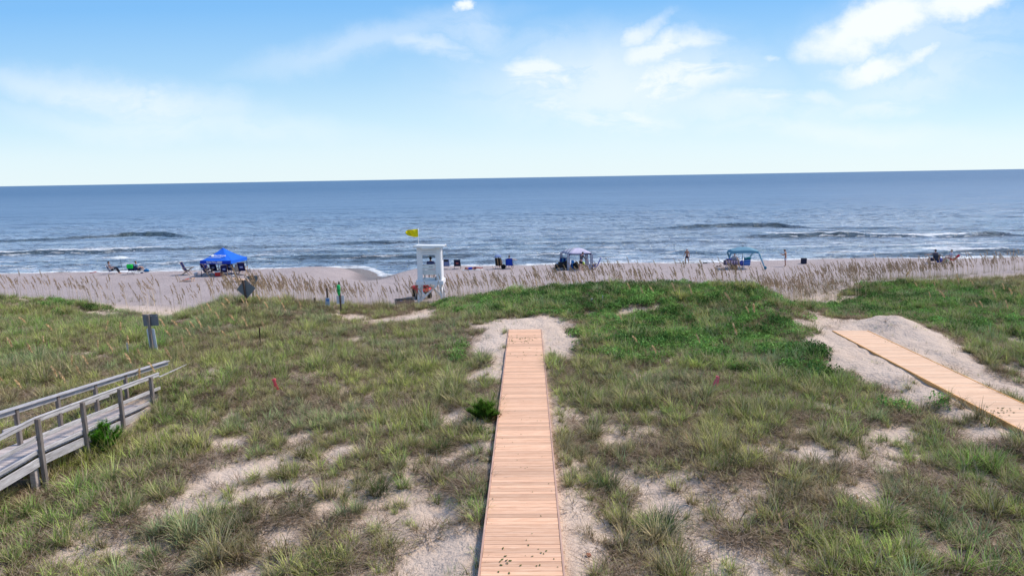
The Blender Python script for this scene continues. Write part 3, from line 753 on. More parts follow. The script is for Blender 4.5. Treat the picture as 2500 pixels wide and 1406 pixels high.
def dup(root, loc, rz, label=None, group=None, scale=1):
    def cp(o, par):
        c = o.copy(); COL.objects.link(c)
        if par is not None: c.parent = par
        for ch in list(o.children): cp(ch, c)
        return c
    r = cp(root, None); r.location = loc; r.rotation_euler = (0, 0, rz); r.scale = (scale,) * 3
    if label: r['label'] = label
    if group: r['group'] = group
    return r
def text_mesh(name, body, size, m, parent, loc, rot, ext=.004, sx=1.0, font_bold=False):
    cu = bpy.data.curves.new(name, 'FONT'); cu.body = body; cu.size = size; cu.extrude = ext; cu.align_x = 'CENTER'; cu.align_y = 'CENTER'
    if font_bold: cu.offset = size * .018
    t = bpy.data.objects.new(name, cu); COL.objects.link(t)
    me = bpy.data.meshes.new_from_object(t.evaluated_get(bpy.context.evaluated_depsgraph_get())); bpy.data.objects.remove(t)
    me.materials.clear(); me.materials.append(m)
    o = bpy.data.objects.new(name, me); COL.objects.link(o); o.parent = parent; o.location = loc; o.rotation_euler = rot; o.scale = (sx, 1, 1)
    return o
_mc = {}
def paint(col, rough=.6, spec=.3, var=.12, scale=6, name=None, metal=0, tr=0):
    key = (col, rough, spec, var, scale, metal, tr)
    if key in _mc: return _mc[key]
    m, nt, b = mat(name or 'paint'); oc = coords(nt, 'Object')
    n = noise(nt, oc, scale, 5, .6)
    L(nt, mixc(nt, n, tuple(c * (1 - var) for c in col), tuple(min(1, c * (1 + var)) for c in col)), b.inputs['Base Color'])
    b.inputs['Roughness'].default_value = rough; b.inputs['Specular IOR Level'].default_value = spec; b.inputs['Metallic'].default_value = metal
    bump(nt, b, n, .25, .01)
    if tr:
        out = nt.nodes['Material Output']; t = nt.nodes.new('ShaderNodeBsdfTranslucent'); t.inputs[0].default_value = tuple(col) + (1,)
        mx = nt.nodes.new('ShaderNodeMixShader'); mx.inputs[0].default_value = tr; L(nt, b.outputs[0], mx.inputs[1]); L(nt, t.outputs[0], mx.inputs[2]); L(nt, mx.outputs[0], out.inputs[0])
    _mc[key] = m; return m
def fabric(col, **k): return paint(col, rough=.85, spec=.15, var=.18, scale=9, name='fabric', **k)
def striped(c1, c2, freq, axis=0, off=0, tr=0, duty=.5):
    m, nt, b = mat('striped_fabric'); t = nt.nodes.new('ShaderNodeTexCoord'); s = nt.nodes.new('ShaderNodeSeparateXYZ'); L(nt, t.outputs['Object'], s.inputs[0])
    f = mth(nt, 'FRACT', mth(nt, 'MULTIPLY_ADD', s.outputs[axis], freq, off)); g = mth(nt, 'GREATER_THAN', f, duty)
    L(nt, mixc(nt, g, c1, c2), b.inputs['Base Color']); b.inputs['Roughness'].default_value = .85; b.inputs['Specular IOR Level'].default_value = .15
    return m
def wood(name, stops, grain=(1, 14, 14), rough=.75, isl=.25, speck=.3):
    """stops: dark, mid, light colour; each plank (mesh island) gets its own tone"""
    m, nt, b = mat(name); oc = coords(nt, 'Object', grain); geo = nt.nodes.new('ShaderNodeNewGeometry')
    off = nt.nodes.new('ShaderNodeVectorMath'); off.operation = 'ADD'; L(nt, oc, off.inputs[0])
    sc_ = mth(nt, 'MULTIPLY', geo.outputs['Random Per Island'], 60); cb = nt.nodes.new('ShaderNodeCombineXYZ'); L(nt, sc_, cb.inputs[0]); L(nt, sc_, cb.inputs[2]); L(nt, cb.outputs[0], off.inputs[1])
    n = noise(nt, off.outputs[0], 1.6, 6, .65, .8); n_2 = noise(nt, off.outputs[0], 9, 4, .7)
    c = ramp(nt, n, [(.3, stops[0]), (.5, stops[1]), (.7, stops[2])]).outputs[0]
    pl = mixc(nt, geo.outputs['Random Per Island'], (1 - isl,) * 3, (1 + isl * .8, 1 + isl * .72, 1 + isl * .6))
    c = mixc(nt, 1.0, c, pl, 'MULTIPLY')
    kn = ramp(nt, n_2, [(.66, 0.), (.74, 1.)]).outputs[0]
    c = mixc(nt, mth(nt, 'MULTIPLY', kn, speck), c, tuple(q * .4 for q in stops[0]))
    L(nt, c, b.inputs['Base Color']); b.inputs['Roughness'].default_value = rough; b.inputs['Specular IOR Level'].default_value = .2
    bump(nt, b, n, .3, .01); return m
m_new = wood('new_pine', [(.62, .36, .23), (.78, .48, .32), (.88, .60, .43)], (1.2, 16, 16), isl=.20, speck=.5)
m_newy = wood('new_pine_golden', [(.70, .43, .27), (.80, .54, .37), (.88, .65, .48)], (1.2, 16, 16), isl=.12)
m_fascia = wood('new_pine_edge', [(.66, .33, .11), (.80, .43, .16), (.88, .53, .23)], (10, 1.0, 10), isl=.1)
m_trim = wood('pine_trim', [(.42, .26, .20), (.52, .33, .26), (.62, .42, .33)], (14, 1, 14), isl=.1)
m_grey = wood('weathered_timber', [(.25, .235, .235), (.43, .415, .43), (.61, .60, .63)], (14, 1.2, 14), isl=.22)
m_greyp = wood('weathered_post', [(.12, .095, .08), (.21, .18, .165), (.32, .285, .275)], (12, 12, 1.4), isl=.2)
m_greyd = wood('weathered_deck', [(.40, .34, .33), (.52, .45, .43), (.64, .57, .55)], (1.2, 14, 14), isl=.16)
m_post = wood('brown_post', [(.055, .038, .030), (.10, .07, .055), (.17, .12, .10)], (14, 14, 1.5), isl=.2)
m_alu = paint((.17, .185, .215), .5, .5, .12, 5, 'sign_back', metal=.3)
m_white = paint((.72, .74, .80), .5, .35, .06, 3, 'white_paint')
m_black = paint((.02, .02, .022), .6, .3)

# ------------------------------------------------------------------ new boardwalks
def boardwalk(x0, y0, x1, y1, z0, z1, wd, m_deck, m_edge, label, trim, grp):
    t = thing('boardwalk', label, 'boardwalk', (x0, y0, z0), 0, grp)
    d = Vector((x1 - x0, y1 - y0, z1 - z0)); ln = d.length; d.normalize(); sd_ = d.cross(Vector((0, 0, 1))).normalized(); up = sd_.cross(d)
    R = Matrix((sd_, d, up)).transposed(); g = random.Random(5)
    m = MB(); n = int(ln / .1462); st = ln / n
    for i in range(n):
        c = d * (st * (i + .5)) + up * (-.019 + g.uniform(-.0015, .0015)) + sd_ * g.uniform(-.004, .004)
        m.box(c, (wd - .06, .1395, .038), R @ Matrix.Rotation(g.uniform(-.002, .002), 3, 'Z'), .004)
    m.build('deck_planks', m_deck, t)
    for k in (-1, 1):
        e = MB()
        a = sd_ * (k * (wd / 2 - .010)) - up * .012; nb = 5
        for q in range(nb): e.bar(a + d * (ln * q / nb + .002), a + d * (ln * (q + 1) / nb - .002), .038, .05, .003, up=up)
        e.build('edge_board', trim, t)
    for k in (-1, 1):
        e = MB(); a = sd_ * (k * (wd / 2 - .03)) - up * .14; nb = 4
        for q in range(nb): e.bar(a + d * (ln * q / nb + .003), a + d * (ln * (q + 1) / nb - .003), .04, .19, .004, up=up)
        e.build('rim_joist', m_edge, t)
    e = MB(); e.bar(d * (ln - .02) - sd_ * (wd / 2 - .06) - up * .15, d * (ln - .02) + sd_ * (wd / 2 - .06) - up * .15, .04, .2, up=up); e.build('end_joist', m_edge, t)
    nst = int(ln / 2.4)
    for i in range(nst + 1):
        for k in (-1, 1):
            e = MB(); c = d * (i * ln / nst * .98 + .1) + sd_ * (k * (wd / 2 - .12)); e.box(c + Vector((0, 0, -.68)), (.12, .12, 1.0), None, .006); e.build('pile', m_edge, t)
    return t
a0 = P(1170, 1400, 1.8); a1 = P(1241.5, 804, 1.8); b0 = P(1377, 1400, 1.8); b1 = P(1322, 804, 1.8)
dirc = ((a1 + b1) / 2 - (a0 + b0) / 2); mid0 = (a0 + b0) / 2; wdt = 1.50
q0 = mid0 - dirc / dirc.length * 3.0; q1 = (a1 + b1) / 2
boardwalk(q0.x, q0.y, q1.x, q1.y, 1.8, 1.8, wdt, m_new, m_fascia, 'new straight pine boardwalk running down the middle towards the beach', m_trim, 'new pine boardwalks')
c0 = P(2036, 807, 1.8); c1_ = P(2114, 807, 1.8); c2_ = P(2500, 1049, 1.8); c3_ = P(2500, 977, 1.8)
dr = (c2_ - c0); print('right walk', c0, c1_, c2_, c3_)
dr.normalize(); s1 = (c0 + c1_) / 2; wd2 = 1.50; end = s1 + dr * 17
boardwalk(end.x, end.y, s1.x, s1.y, 1.8, 1.8, wd2, m_newy, m_fascia, 'new pine boardwalk between sand banks at the right edge', m_fascia, 'new pine boardwalks')

# leaf scraps lying on the two new boardwalks
lm_ = paint((.10, .12, .03), .8, .2, .4, 20, 'dead_leaf'); g = random.Random(3)
def scraps(pts, lab, axisfn=None):
    m = MB()
    for px, py, s in pts:
        p = P(px, py, 1.806); a = g.uniform(0, 6.3); R = Matrix.Rotation(a, 3, 'Z') @ Matrix.Rotation(g.uniform(-.5, .5), 3, 'X')
        vs = [(-s, 0, 0), (-s * .3, -s * .55, .006), (s * .6, -s * .35, .002), (s, .1 * s, .008), (s * .3, s * .5, .0), (-s * .5, s * .4, .01)]
        vs = [R @ Vector(v) for v in vs]; z0 = min(v.z for v in vs)
        m.add([p + v - Vector((0, 0, z0)) for v in vs], [(0, 1, 2, 3, 4, 5)])
    tag(m.build('leaf_litter', lm_), lab, kind='stuff')
pt = [(1312 + g.gauss(0, 26), 1390 - abs(g.gauss(0, 40)), g.uniform(.012, .03)) for _ in range(12)]
pt += [(1233 + g.gauss(0, 12), 1370 + g.gauss(0, 8), .035) for _ in range(6)] + [(1203, 1217, .025), (1290, 1330, .03), (1285, 1318, .02), (1228, 1338, .04), (1234, 1357, .035), (1300, 1357, .03), (1318, 1379, .03), (1243, 1398, .035), (1217, 1395, .03)]
pt += [(1285 + g.gauss(0, 12), 829 + g.gauss(0, 5), g.uniform(.02, .045)) for _ in range(34)] + [(1249 + g.gauss(0, 6), 829 + g.gauss(0, 5), g.uniform(.02, .045)) for _ in range(16)] + [(g.uniform(1245, 1318), g.uniform(815, 880), .03) for _ in range(16)]
pt += [(1309, 866, .05), (1322, 866, .05), (1278, 860, .04)] + [(g.uniform(1215, 1350), g.uniform(890, 1250), .018) for _ in range(26)]
pt = [p for p in pt if p[1] < 1404]
scraps(pt, 'dead leaf scraps scattered on the middle boardwalk')
scraps([(2450 + g.gauss(0, 22), 1005 + g.gauss(0, 9), g.uniform(.02, .045)) for _ in range(22)] + [(g.uniform(2200, 2450), g.uniform(905, 960), .015) for _ in range(0)], 'dead leaf scraps scattered on the right boardwalk')

# ------------------------------------------------------------------ old weathered walkway with rails
ZR = [3.12, 2.96, 2.81, 2.62]; T = [P(85, 1020, ZR[0]), P(192, 983, ZR[1]), P(283, 949, ZR[2]), P(363, 919, ZR[3])]
ow = thing('weathered_walkway', 'old grey weathered walkway with handrails sinking into the grass on the left', 'walkway', (0, 0, 0))
# straight run fitted to the near posts
A = T[0].copy(); B = T[3].copy(); run = (B - A); rl = run.length; rd = run.normalized(); rx = Vector((rd.y, -rd.x, 0)).normalized()  # towards the camera side (+x)
far = -rx * 1.32
def deckz(p): return -1.02
Tn = [A + rd * (rl * k / 3) for k in range(4)]
kink = Tn[0]
# direction of the section that comes down towards the camera
e0 = P(0, 1063, 3.10); back = (e0 - kink); print('old walk', A, B, e0)
bd_ = back.normalized(); Tb = kink + bd_ * 1.75; Tc = kink + bd_ * 3.6
def rail(name, pts, w_, t_, m_, dz=0, dx=Vector()):
    e = MB()
    for a, b in zip(pts[:-1], pts[1:]): e.bar(a + dx + Vector((0, 0, dz)), b + dx + Vector((0, 0, dz)), w_, t_, .006)
    return e.build(name, m_, ow)
near_path = [Tc, kink, Tn[3] + rd * .6]
rail('handrail_cap', near_path, .07, .035, m_grey, .0); rail('top_rail', near_path, .038, .09, m_grey, -.065)
rail('middle_rail', near_path, .038, .10, m_grey, -.50); rail('toe_rail', near_path, .05, .09, m_grey, -.84, rx * -.02)
# a rail that runs on, half buried
nb0 = Tn[3] + rd * .62 + Vector((0, 0, -.04)); nb1 = G(470, 885) + Vector((0, 0, .02))
rail('buried_rail', [nb0 + Vector((0, 0, -.10)), nb1], .04, .04, m_grey)
fe = P(409, 881, 2.36); fs = P(0, 1007, 3.14); fd = (fe - fs).normalized()
print('far rail', fs, fe, 'near', Tn[0], Tn[3])
far_path = [fs - fd * .6, fe]
rail('handrail_cap', far_path, .19, .035, m_grey, .0); rail('top_rail', far_path, .038, .13, m_grey, -.085)
rail('middle_rail', [fs - fd * .0, fs + fd * 4.2], .038, .10, m_grey, -.50)
e = MB(); q = fs - fd * 1.2
e.bar(Tc + far + Vector((0, 0, -.02)), kink + far + Vector((0, 0, -.45)), .038, .12); e.build('lower_rail', m_grey, ow)
posts = [(p, 0) for p in Tn] + [(Tb, 0), (Tc, 0)]
for i, (p, _) in enumerate(posts):
    e = MB(); top = p + Vector((0, 0, -.02)) + rx * .055; bot = Vector((top.x, top.y, hz(top.x, top.y) - .3)); e.bar(bot, top, .10, .10, .008, up=(0, 1, 0)); e.build('rail_post', m_greyp, ow)
for k in (.5, 2.0, 3.6, 5.1):
    p = fs + fd * k; e = MB(); top = p + Vector((0, 0, -.02)); e.bar((top.x, top.y, hz(top.x, top.y) - .3), top, .10, .10, .008, up=(0, 1, 0)); e.build('rail_post', m_greyp, ow)
# deck planks: straight run then the sloping part
dk = MB()
def planks(p0, p1, off):
    d = (p1 - p0); ln = d.length; d.normalize(); sd_ = Vector((d.y, -d.x, 0)).normalized(); up = sd_.cross(d); R = Matrix((sd_, d, up)).transposed(); n = int(ln / .148)
    for i in range(n):
        c = p0 + d * ((i + .5) * ln / n) - sd_ * .68 + Vector((0, 0, off)); dk.box(c, (1.24, .136, .035), R, .004)
planks(kink, Tn[3] + rd * .9, -.94); planks(Tc, kink - bd_ * -.0, -.94)
dk.build('deck_planks', m_greyd, ow)
for s_ in (0, 1):
    e = MB(); off = (rx * -.0 if s_ == 0 else -rx * 1.33) + Vector((0, 0, -1.09))
    e.bar(kink + off, Tn[3] + rd * .5 + off, .045, .22, .005); e.bar(Tc + off, kink + off, .045, .22, .005); e.build('stringer', m_grey, ow)
for p in (Tn[0], Tn[1], Tb, Tn[2]):
    e = MB(); c = p - rx * .75 + rd * .06; e.box((c.x, c.y, (c.z - 1.2 + hz(c.x, c.y) - .3) / 2), (1.3, .045, .18), Matrix.Rotation(math.atan2(rx.y, rx.x), 3, 'Z')); e.build('cross_beam', m_greyp, ow)
    e = MB(); c = p - rx * .12 - rd * .1; e.box((c.x, c.y, (c.z - 1.15 + hz(c.x, c.y) - .3) / 2), (.14, .14, abs(c.z - 1.15 - hz(c.x, c.y) + .3)), None, .01); e.build('support_pile', m_greyd, ow)

# ------------------------------------------------------------------ signs and posts on the dune
def put(px, py, d): 
    p = D(px, py, d); return Vector((p.x, p.y, hz(p.x, p.y)))
def poly_sign(name, pts, m, parent, loc, rot, t=.012):
    vs = [Vector((x, -t / 2, z)) for x, z in pts] + [Vector((x, t / 2, z)) for x, z in pts]; n = len(pts)
    R = rot
    fs = [tuple(range(n)), tuple(range(2 * n - 1, n - 1, -1))] + [(i, i + n, (i + 1) % n + n, (i + 1) % n) for i in range(n)]
    return meshobj(name, [Vector(loc) + R @ v for v in vs], fs, m, parent)
def zat(px, py, d): return D(px, py, d).z
# diamond
p = put(603, 748, 38.2); zc = zat(599, 706, 38.2) - p.z
t = thing('diamond_sign', 'back of a grey diamond road sign on a dark post at the dune edge', 'sign', p)
xo = D(599, 706, 38.2).x - p.x; lean = Matrix.Rotation(-.09, 3, 'Y')
MB().bar((0, .05, -.3), (xo - .12, .05, zc + .50), .10, .09, .006, up=(0, 1, 0)).build('post', m_post, t)
h_ = .545
poly_sign('sign_panel', [(0, -h_), (h_, 0), (0, h_), (-h_, 0)], m_alu, t, (xo, .11, zc), Matrix.Rotation(-.05, 3, 'Y'))
[MB().lathe([(.016, 0), (.016, .02)], (xo + .0 - q * .03, -.002, zc + q), 8, rot=Matrix.Rotation(PI / 2, 3, 'X')).build('bolt', m_alu, t) for q in (-.3, .3)]
# triangle
p = put(619, 742, 40.5); t = thing('triangle_sign', 'back of a grey downward pointing triangle sign behind the diamond sign', 'sign', p)
zt = zat(614, 674, 40.5) - p.z; xo = D(615, 674, 40.5).x - p.x; sz_ = .385
MB().bar((0, .05, -.3), (xo - .03, .05, zt), .09, .09, .006, up=(0, 1, 0)).build('post', wood('tan_post', [(.16, .10, .07), (.24, .16, .12), (.3, .22, .17)]), t)
poly_sign('sign_panel', [(-sz_, 0), (0, -sz_ * 1.85), (sz_, 0)], m_alu, t, (xo, .11, zt), Matrix.Rotation(-.03, 3, 'Y'))
# rectangular
p = put(374, 864, 28.4); t = thing('rectangular_sign', 'back of a grey rectangular sign on a leaning post with a white board behind', 'sign', p)
zt = zat(364, 768, 28.4) - p.z; xo = D(364, 768, 28.4).x - p.x
MB().bar((0, 0, -.3), (xo - .06, 0, zt - .02), .105, .10, .006, up=(0, 1, 0)).build('post', m_greyp, t)
poly_sign('sign_panel', [(-.325, -.50), (.325, -.50), (.325, 0), (-.325, 0)], m_alu, t, (xo, .065, zt), Matrix.Rotation(-.03, 3, 'Y'))
poly_sign('white_board', [(-.15, -.3), (.17, -.3), (.12, 1.03), (.10, 1.07), (-.19, 1.07), (-.21, 1.03)], m_white, t, (0.02, .085, 0), Matrix.Rotation(-.03, 3, 'Y'), .02)
[MB().lathe([(.014, 0), (.014, .015)], (xo + q, .056, zt - .06), 8, rot=Matrix.Rotation(PI / 2, 3, 'X')).build('bolt', m_white, t) for q in (-.12, .05, .27)]
# blue notice
p = put(801, 748, 38.5); t = thing('blue_notice_sign', 'small pale blue notice panel on a dark wooden post', 'sign', p)
zt = zat(802, 703, 38.5) - p.z; MB().bar((0, 0, -.3), (-.01, 0, zt), .085, .085, .006, up=(0, 1, 0)).build('post', m_post, t)
zn = zat(801, 727, 38.5) - p.z
MB().box((0, -.055, zn - .25), (.25, .02, .50), None, .005).build('notice_panel', paint((.42, .52, .66), .4, .4, .25, 4), t)
MB().box((0, -.067, zn - .12), (.20, .004, .13)).build('blue_band', paint((.12, .26, .55), .4, .4), t)
# rescue float post
p = put(832, 754, 37.5); t = thing('rescue_post', 'brown post holding a green rescue float with pale board behind', 'rescue post', p)
zt = zat(830, 688, 37.5) - p.z; MB().bar((0.02, 0, -.3), (-.02, 0, zt), .085, .085, .006, up=(0, 1, 0)).build('post', m_post, t)
poly_sign('pale_board', [(-.22, 0), (.20, 0), (.20, .46), (-.22, .46)], paint((.62, .64, .70), .5, .3, .08), t, (0, .06, zat(832, 742, 37.5) - p.z), Matrix.Identity(3), .015)
zf = zat(830, 721, 37.5) - p.z; ft = thing('rescue_float', 'bright green torpedo rescue float hanging on the brown post', 'float', (p.x - .02, p.y - .15, p.z + zf))
m_gr = paint((.0, .42, .10), .35, .5, .08)
MB().lathe([(.015, -.02), (.045, .05), (.085, .16), (.10, .28), (.10, .30)], (0, 0, 0), 14).build('float_body', m_gr, ft, True)
MB().lathe([(.10, .33), (.10, .36), (.098, .50), (.085, .58), (.05, .62)], (0, 0, 0), 14).build('float_top', m_gr, ft, True)
MB().lathe([(.104, .295), (.104, .335)], (0, 0, 0), 14).build('strap', m_black, ft, True)
MB().tube([(-.05, -.09, .45), (-.06, -.13, .50), (-.06, -.13, .56), (-.04, -.07, .60)], .012, 6).build('handle', m_gr, ft, True)
# stubs
def stub(px, py, d, h, w_, label, m=m_post):
    p = put(px, py, d); o = MB().box((0, 0, h / 2 - .15), (w_, w_, h + .3), Matrix.Rotation(.4, 3, 'Z'), w_ * .08).build('post_stub', m); o.location = p; tag(o, label, 'post'); return o
stub(769, 744, 39, .45, .09, 'short dark post stub left of the blue notice')
stub(1445, 752, 35.5, .32, .10, 'short grey post stub beside driftwood on the green ridge', m_grey); stub(1471, 752, 35.3, .50, .035, 'thin grey stick right of the short ridge stub', m_grey)
o = stub(636, 840, 29.4, .78, .055, 'thin rusty steel stake in the grass left of centre', paint((.07, .035, .025), .8, .3))
stub(312, 856, 27.8, .62, .06, 'thin grey stake in the grass left of the rectangular sign', m_grey)
p = put(1455, 757, 35.6); o = MB().tube([(-.45, .02, .06), (-.1, 0, .11), (.2, .02, .10), (.5, -.05, .05)], [.05, .07, .06, .03], 8).build('driftwood', m_grey, None, True); o.location = p; tag(o, 'grey driftwood branch lying by the stub on the ridge', 'driftwood')
# half buried bench rail on the right
p = put(2325, 790, 34.0); t = thing('buried_rail', 'half buried grey timber rail with one leg in the green on the right', 'timber rail', p)
zt = zat(2325, 764, 34) - p.z; xl = D(2301, 765, 34).x - p.x; xr = D(2353, 763, 34).x - p.x + .05
MB().bar((xl, 0, zt - .02), (xr, .1, zt + .06), .10, .13, .008).build('rail', m_grey, t)
MB().bar((xr - .25, .05, -.3), (xr - .16, .05, zt), .09, .09, .006, up=(0, 1, 0)).build('leg', m_greyp, t)
# survey stakes with ribbon
m_pink = paint((1.0, .20, .24), .4, .4, .05, 20, 'ribbon', tr=.35); m_stake = wood('lath', [(.45, .30, .17), (.55, .38, .24), (.62, .46, .3)])
def stake(px, py, label, kind):
    gpt = G(px, py); t = thing('survey_stake', label, 'survey stake', gpt, 0, 'survey stakes with pink ribbon'); t.scale = (1.3,) * 3
    MB().bar((0, 0, -.2), (-.03 if kind == 0 else .02, 0, .40), .035, .015, .002, up=(0, 1, 0)).build('lath', m_stake, t)
    e = MB()
    if kind == 0:
        rows = [[(-.07 + .02 * k, -.03, .37 - .05 * k), (.02 + .018 * k, -.05 - .01 * (k % 2), .38 - .05 * k)] for k in range(7)]
        e.sheet(rows, .004); e.sheet([[(-.03, -.03, .30), (.0, -.04, .30)], [(-.02, -.05, .15), (.01, -.05, .14)], [(-.03, -.05, .02), (0, -.06, 0.01)]], .004)
    else:
        e.sheet([[(-.02, -.02, .37), (.06, -.03, .35)], [(-.12, -.05, .22), (-.05, -.06, .19)], [(-.22, -.08, .09), (-.16, -.1, .06)]], .004)
        e.sheet([[(-.01, -.02, .36), (.05, -.02, .36)], [(-.03, -.05, .2), (.03, -.04, .2)], [(-.04, -.05, .04), (.01, -.05, .02)]], .004)
    e.lathe([(.035, .33), (.04, .35), (.035, .375)], (0, 0, 0), 8)
    e.build('ribbon', m_pink, t); return t
stake(673, 959, 'pink ribboned survey stake in the grass left of the middle boardwalk', 0)
stake(1750, 953, 'pink ribboned survey stake in the grass right of the middle boardwalk', 1)
# scraps on the sand
p = G(851, 1193); o = MB().ball((0, 0, .015), (.055, .035, .02), 8, 5).ball((.04, .01, .02), (.03, .02, .015), 6, 4).build('paper_scrap', paint((.85, .85, .82), .7), None, True); o.location = p; tag(o, 'crumpled white scrap on the sand left of the boardwalk', 'scrap')
p = G(1437, 1359); o = MB().box((0, 0, .02), (.10, .07, .045), Euler((.2, .3, .4)).to_matrix(), .01).build('brick_chip', paint((.32, .12, .07), .9)); o.location = p; tag(o, 'small red brick chip on bare sand right of the boardwalk', 'brick chip')
p = G(1632, 884); o = MB().ball((0, 0, .03), (.10, .06, .04), 8, 5).build('shell', paint((.75, .74, .70), .7), None, True); o.location = p; tag(o, 'small white shell in the green creeper right of centre', 'shell')

# ------------------------------------------------------------------ shrubs
m_ced = plant_mat('shrub_needles', (.07, .06, .02), (.03, .035, .012), inst=False, tint=(.10, .22, .03), trans=.2, drycut=.9)
m_red = plant_mat('rusty_leaf', (.22, .07, .03), (.10, .03, .02), inst=False, tint=(.16, .07, .03), trans=.2, drycut=.6)
m_bark = wood('bark', [(.08, .05, .035), (.12, .08, .06), (.17, .12, .09)])
def shrub(px, py, label, hh, rr, sprays, m, seed, red=False, up=.5):
    p = G(px, py); t = thing('shrub', label, 'shrub', p); g = np.random.default_rng(seed); parts = []; st = MB()
    for i in range(sprays):
        a = g.uniform(0, 2 * PI); ti = abs(g.normal(0, up)); ln = hh * g.uniform(.55, 1.05)
        tip = np.array([math.cos(a) * math.sin(ti) * ln * rr, math.sin(a) * math.sin(ti) * ln * rr, math.cos(ti) * ln])
        st.tube([(0, 0, -.03), tuple(tip * .5 + g.normal(0, .02, 3)), tuple(tip)], [.014, .009, .003], 5)
        for k in range(9):
            f = .25 + .75 * k / 8; q = tip * f
            v, f_, A_ = blades(26, .03, .07, .17, .012, .8, .5, int(g.integers(1e6)), seg=1)
            v = v * np.array([1, 1, 1.1]) + q; parts.append((v, f_, A_))
    v, f_, A_ = cat(*parts); o = meshobj('foliage', v, f_, m, t); ca = o.data.attributes.new('bl', 'FLOAT_COLOR', 'POINT'); ca.data.foreach_set('color', A_.ravel())
    st.build('branches', m_bark, t)
    if red:
        v, f_, A_ = leaves(160, .26, .28, .035, seed + 1, .6); o = meshobj('rusty_leaves', v + np.array([.30, -.05, .02]), f_, m_red, t); ca = o.data.attributes.new('bl', 'FLOAT_COLOR', 'POINT'); ca.data.foreach_set('color', A_.ravel())
    return t
shrub(1182, 1030, 'dark green shrub with rusty leaves against the middle boardwalk', .58, 1.0, 44, m_ced, 501, True, .95)
m_ced2 = plant_mat('bright_shrub', (.10, .12, .02), (.03, .05, .012), inst=False, tint=(.10, .30, .03), trans=.25, drycut=.9)
shrub(252, 1105, 'bright green feathery shrub beside the old grey walkway', .80, .9, 44, m_ced2, 502, False, .6)

# ------------------------------------------------------------------ big single tussocks
m_tus = plant_mat('tussock_blades', (.26, .20, .12), (.10, .085, .05), inst=False, tint=(.10, .16, .055), drycut=.7)
m_tub = plant_mat('tussock_blue', (.24, .2, .12), (.08, .08, .05), inst=False, tint=(.085, .145, .075), drycut=.8)
TUS = [(1486, 1200, 1.15, m_tub, 'blue green rounded tussock standing alone on sand right of the boardwalk'), (925, 1205, 1.0, m_tus, 'upright yellow green tussock left of the boardwalk'), (800, 1400, 1.05, m_tus, 'bright green tussock at the lower edge left of the boardwalk'),
       (1075, 1105, 1.0, m_tus, 'broad leaning tussock left of the boardwalk shrub'), (735, 1255, .8, m_tus, 'brown based tussock between two bare sand patches on the left'), (1620, 1300, 1.2, m_tub, 'large spreading dark tussock in the right foreground'),
       (1780, 1150, 1.1, m_tus, 'drooping brown green tussock right of centre'), (1885, 1060, .9, m_tus, 'tall pale tussock right of the survey stake'), (580, 1290, 1.0, m_tus, 'shaggy tussock in the left foreground'), (2280, 1290, 1.1, m_tus, 'bushy tussock in the lower right')]
for i, (px, py, s, m_, lab) in enumerate(TUS):
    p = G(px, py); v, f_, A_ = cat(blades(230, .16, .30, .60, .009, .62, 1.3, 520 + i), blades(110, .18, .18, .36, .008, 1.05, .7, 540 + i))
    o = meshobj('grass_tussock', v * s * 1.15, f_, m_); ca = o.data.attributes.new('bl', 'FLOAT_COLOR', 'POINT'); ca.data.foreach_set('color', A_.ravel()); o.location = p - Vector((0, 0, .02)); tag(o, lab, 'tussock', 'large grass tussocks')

# ------------------------------------------------------------------ single golden sea oats in the fore-dune
m_goldh = plant_mat('golden_plume', (.78, .55, .30), (.7, .5, .28), inst=False, tint=(.66, .50, .28), drycut=.5, trans=.25); m_golds = plant_mat('straw_stem', (.36, .29, .15), (.3, .25, .13), inst=False, tint=(.33, .30, .14), drycut=.5)
PRO = []
for k in range(6):
    S_, H_ = oat(600 + k, hgt_=1.15, lean=.45, head=.36, n=1, sp_w=.042, ns=44, sl=1.35); PRO.append((cat(*S_), cat(*H_)))
def oat_thing(k):
    t = thing('sea_oat', 'x', 'sea oat', (0, 0, 0), 0, 'golden sea oat plumes in the dune grass')
    for nm, dta, mm in (('stem', PRO[k][0], m_golds), ('seed_head', PRO[k][1], m_goldh)):
        o = meshobj(nm, dta[0], dta[1], mm, t); ca = o.data.attributes.new('bl', 'FLOAT_COLOR', 'POINT'); ca.data.foreach_set('color', dta[2].ravel())
    return t
protos = [oat_thing(k) for k in range(6)]; used = [False] * 6
OATS = [(150, 965), (170, 985), (205, 948), (225, 930), (60, 985), (20, 965), (245, 880), (285, 905), (320, 880), (180, 930), (330, 935), (425, 850), (470, 850), (500, 850), (445, 830), (480, 830), (520, 840), (560, 850), (590, 860), (455, 905), (430, 920), (410, 830), (540, 810), (580, 815), (610, 835), (500, 800),
        (650, 830), (660, 780), (700, 790), (560, 780), (520, 790), (610, 790), (90, 905), (40, 890), (110, 870), (140, 840), (300, 845), (260, 850), (350, 900), (640, 760), (600, 765), (570, 770), (385, 950), (10, 860), (75, 820), (90, 1165), (130, 1170), (345, 970),
        (740, 790), (690, 770), (1430, 710), (1540, 735), (1570, 740), (1600, 740), (1650, 745), (1690, 760), (1790, 770), (1830, 790), (1840, 800), (1785, 765), (1710, 870), (1800, 870), (1560, 870), (1605, 898), (1520, 810), (2240, 720), (2280, 720), (2340, 730), (2380, 720), (2400, 780), (2430, 760), (2470, 750), (2495, 745), (2460, 790), (2310, 760), (2270, 750), (2210, 700), (2385, 775), (2450, 735),
        (1680, 1110), (1820, 1240), (1830, 1280), (1850, 1290), (1690, 1020), (1610, 1200), (1910, 1330), (2090, 1250), (2080, 1210), (895, 1030), (880, 1020), (835, 1000), (1860, 1130), (2010, 1000), (2060, 1010), (1980, 1140), (1690, 1060)]
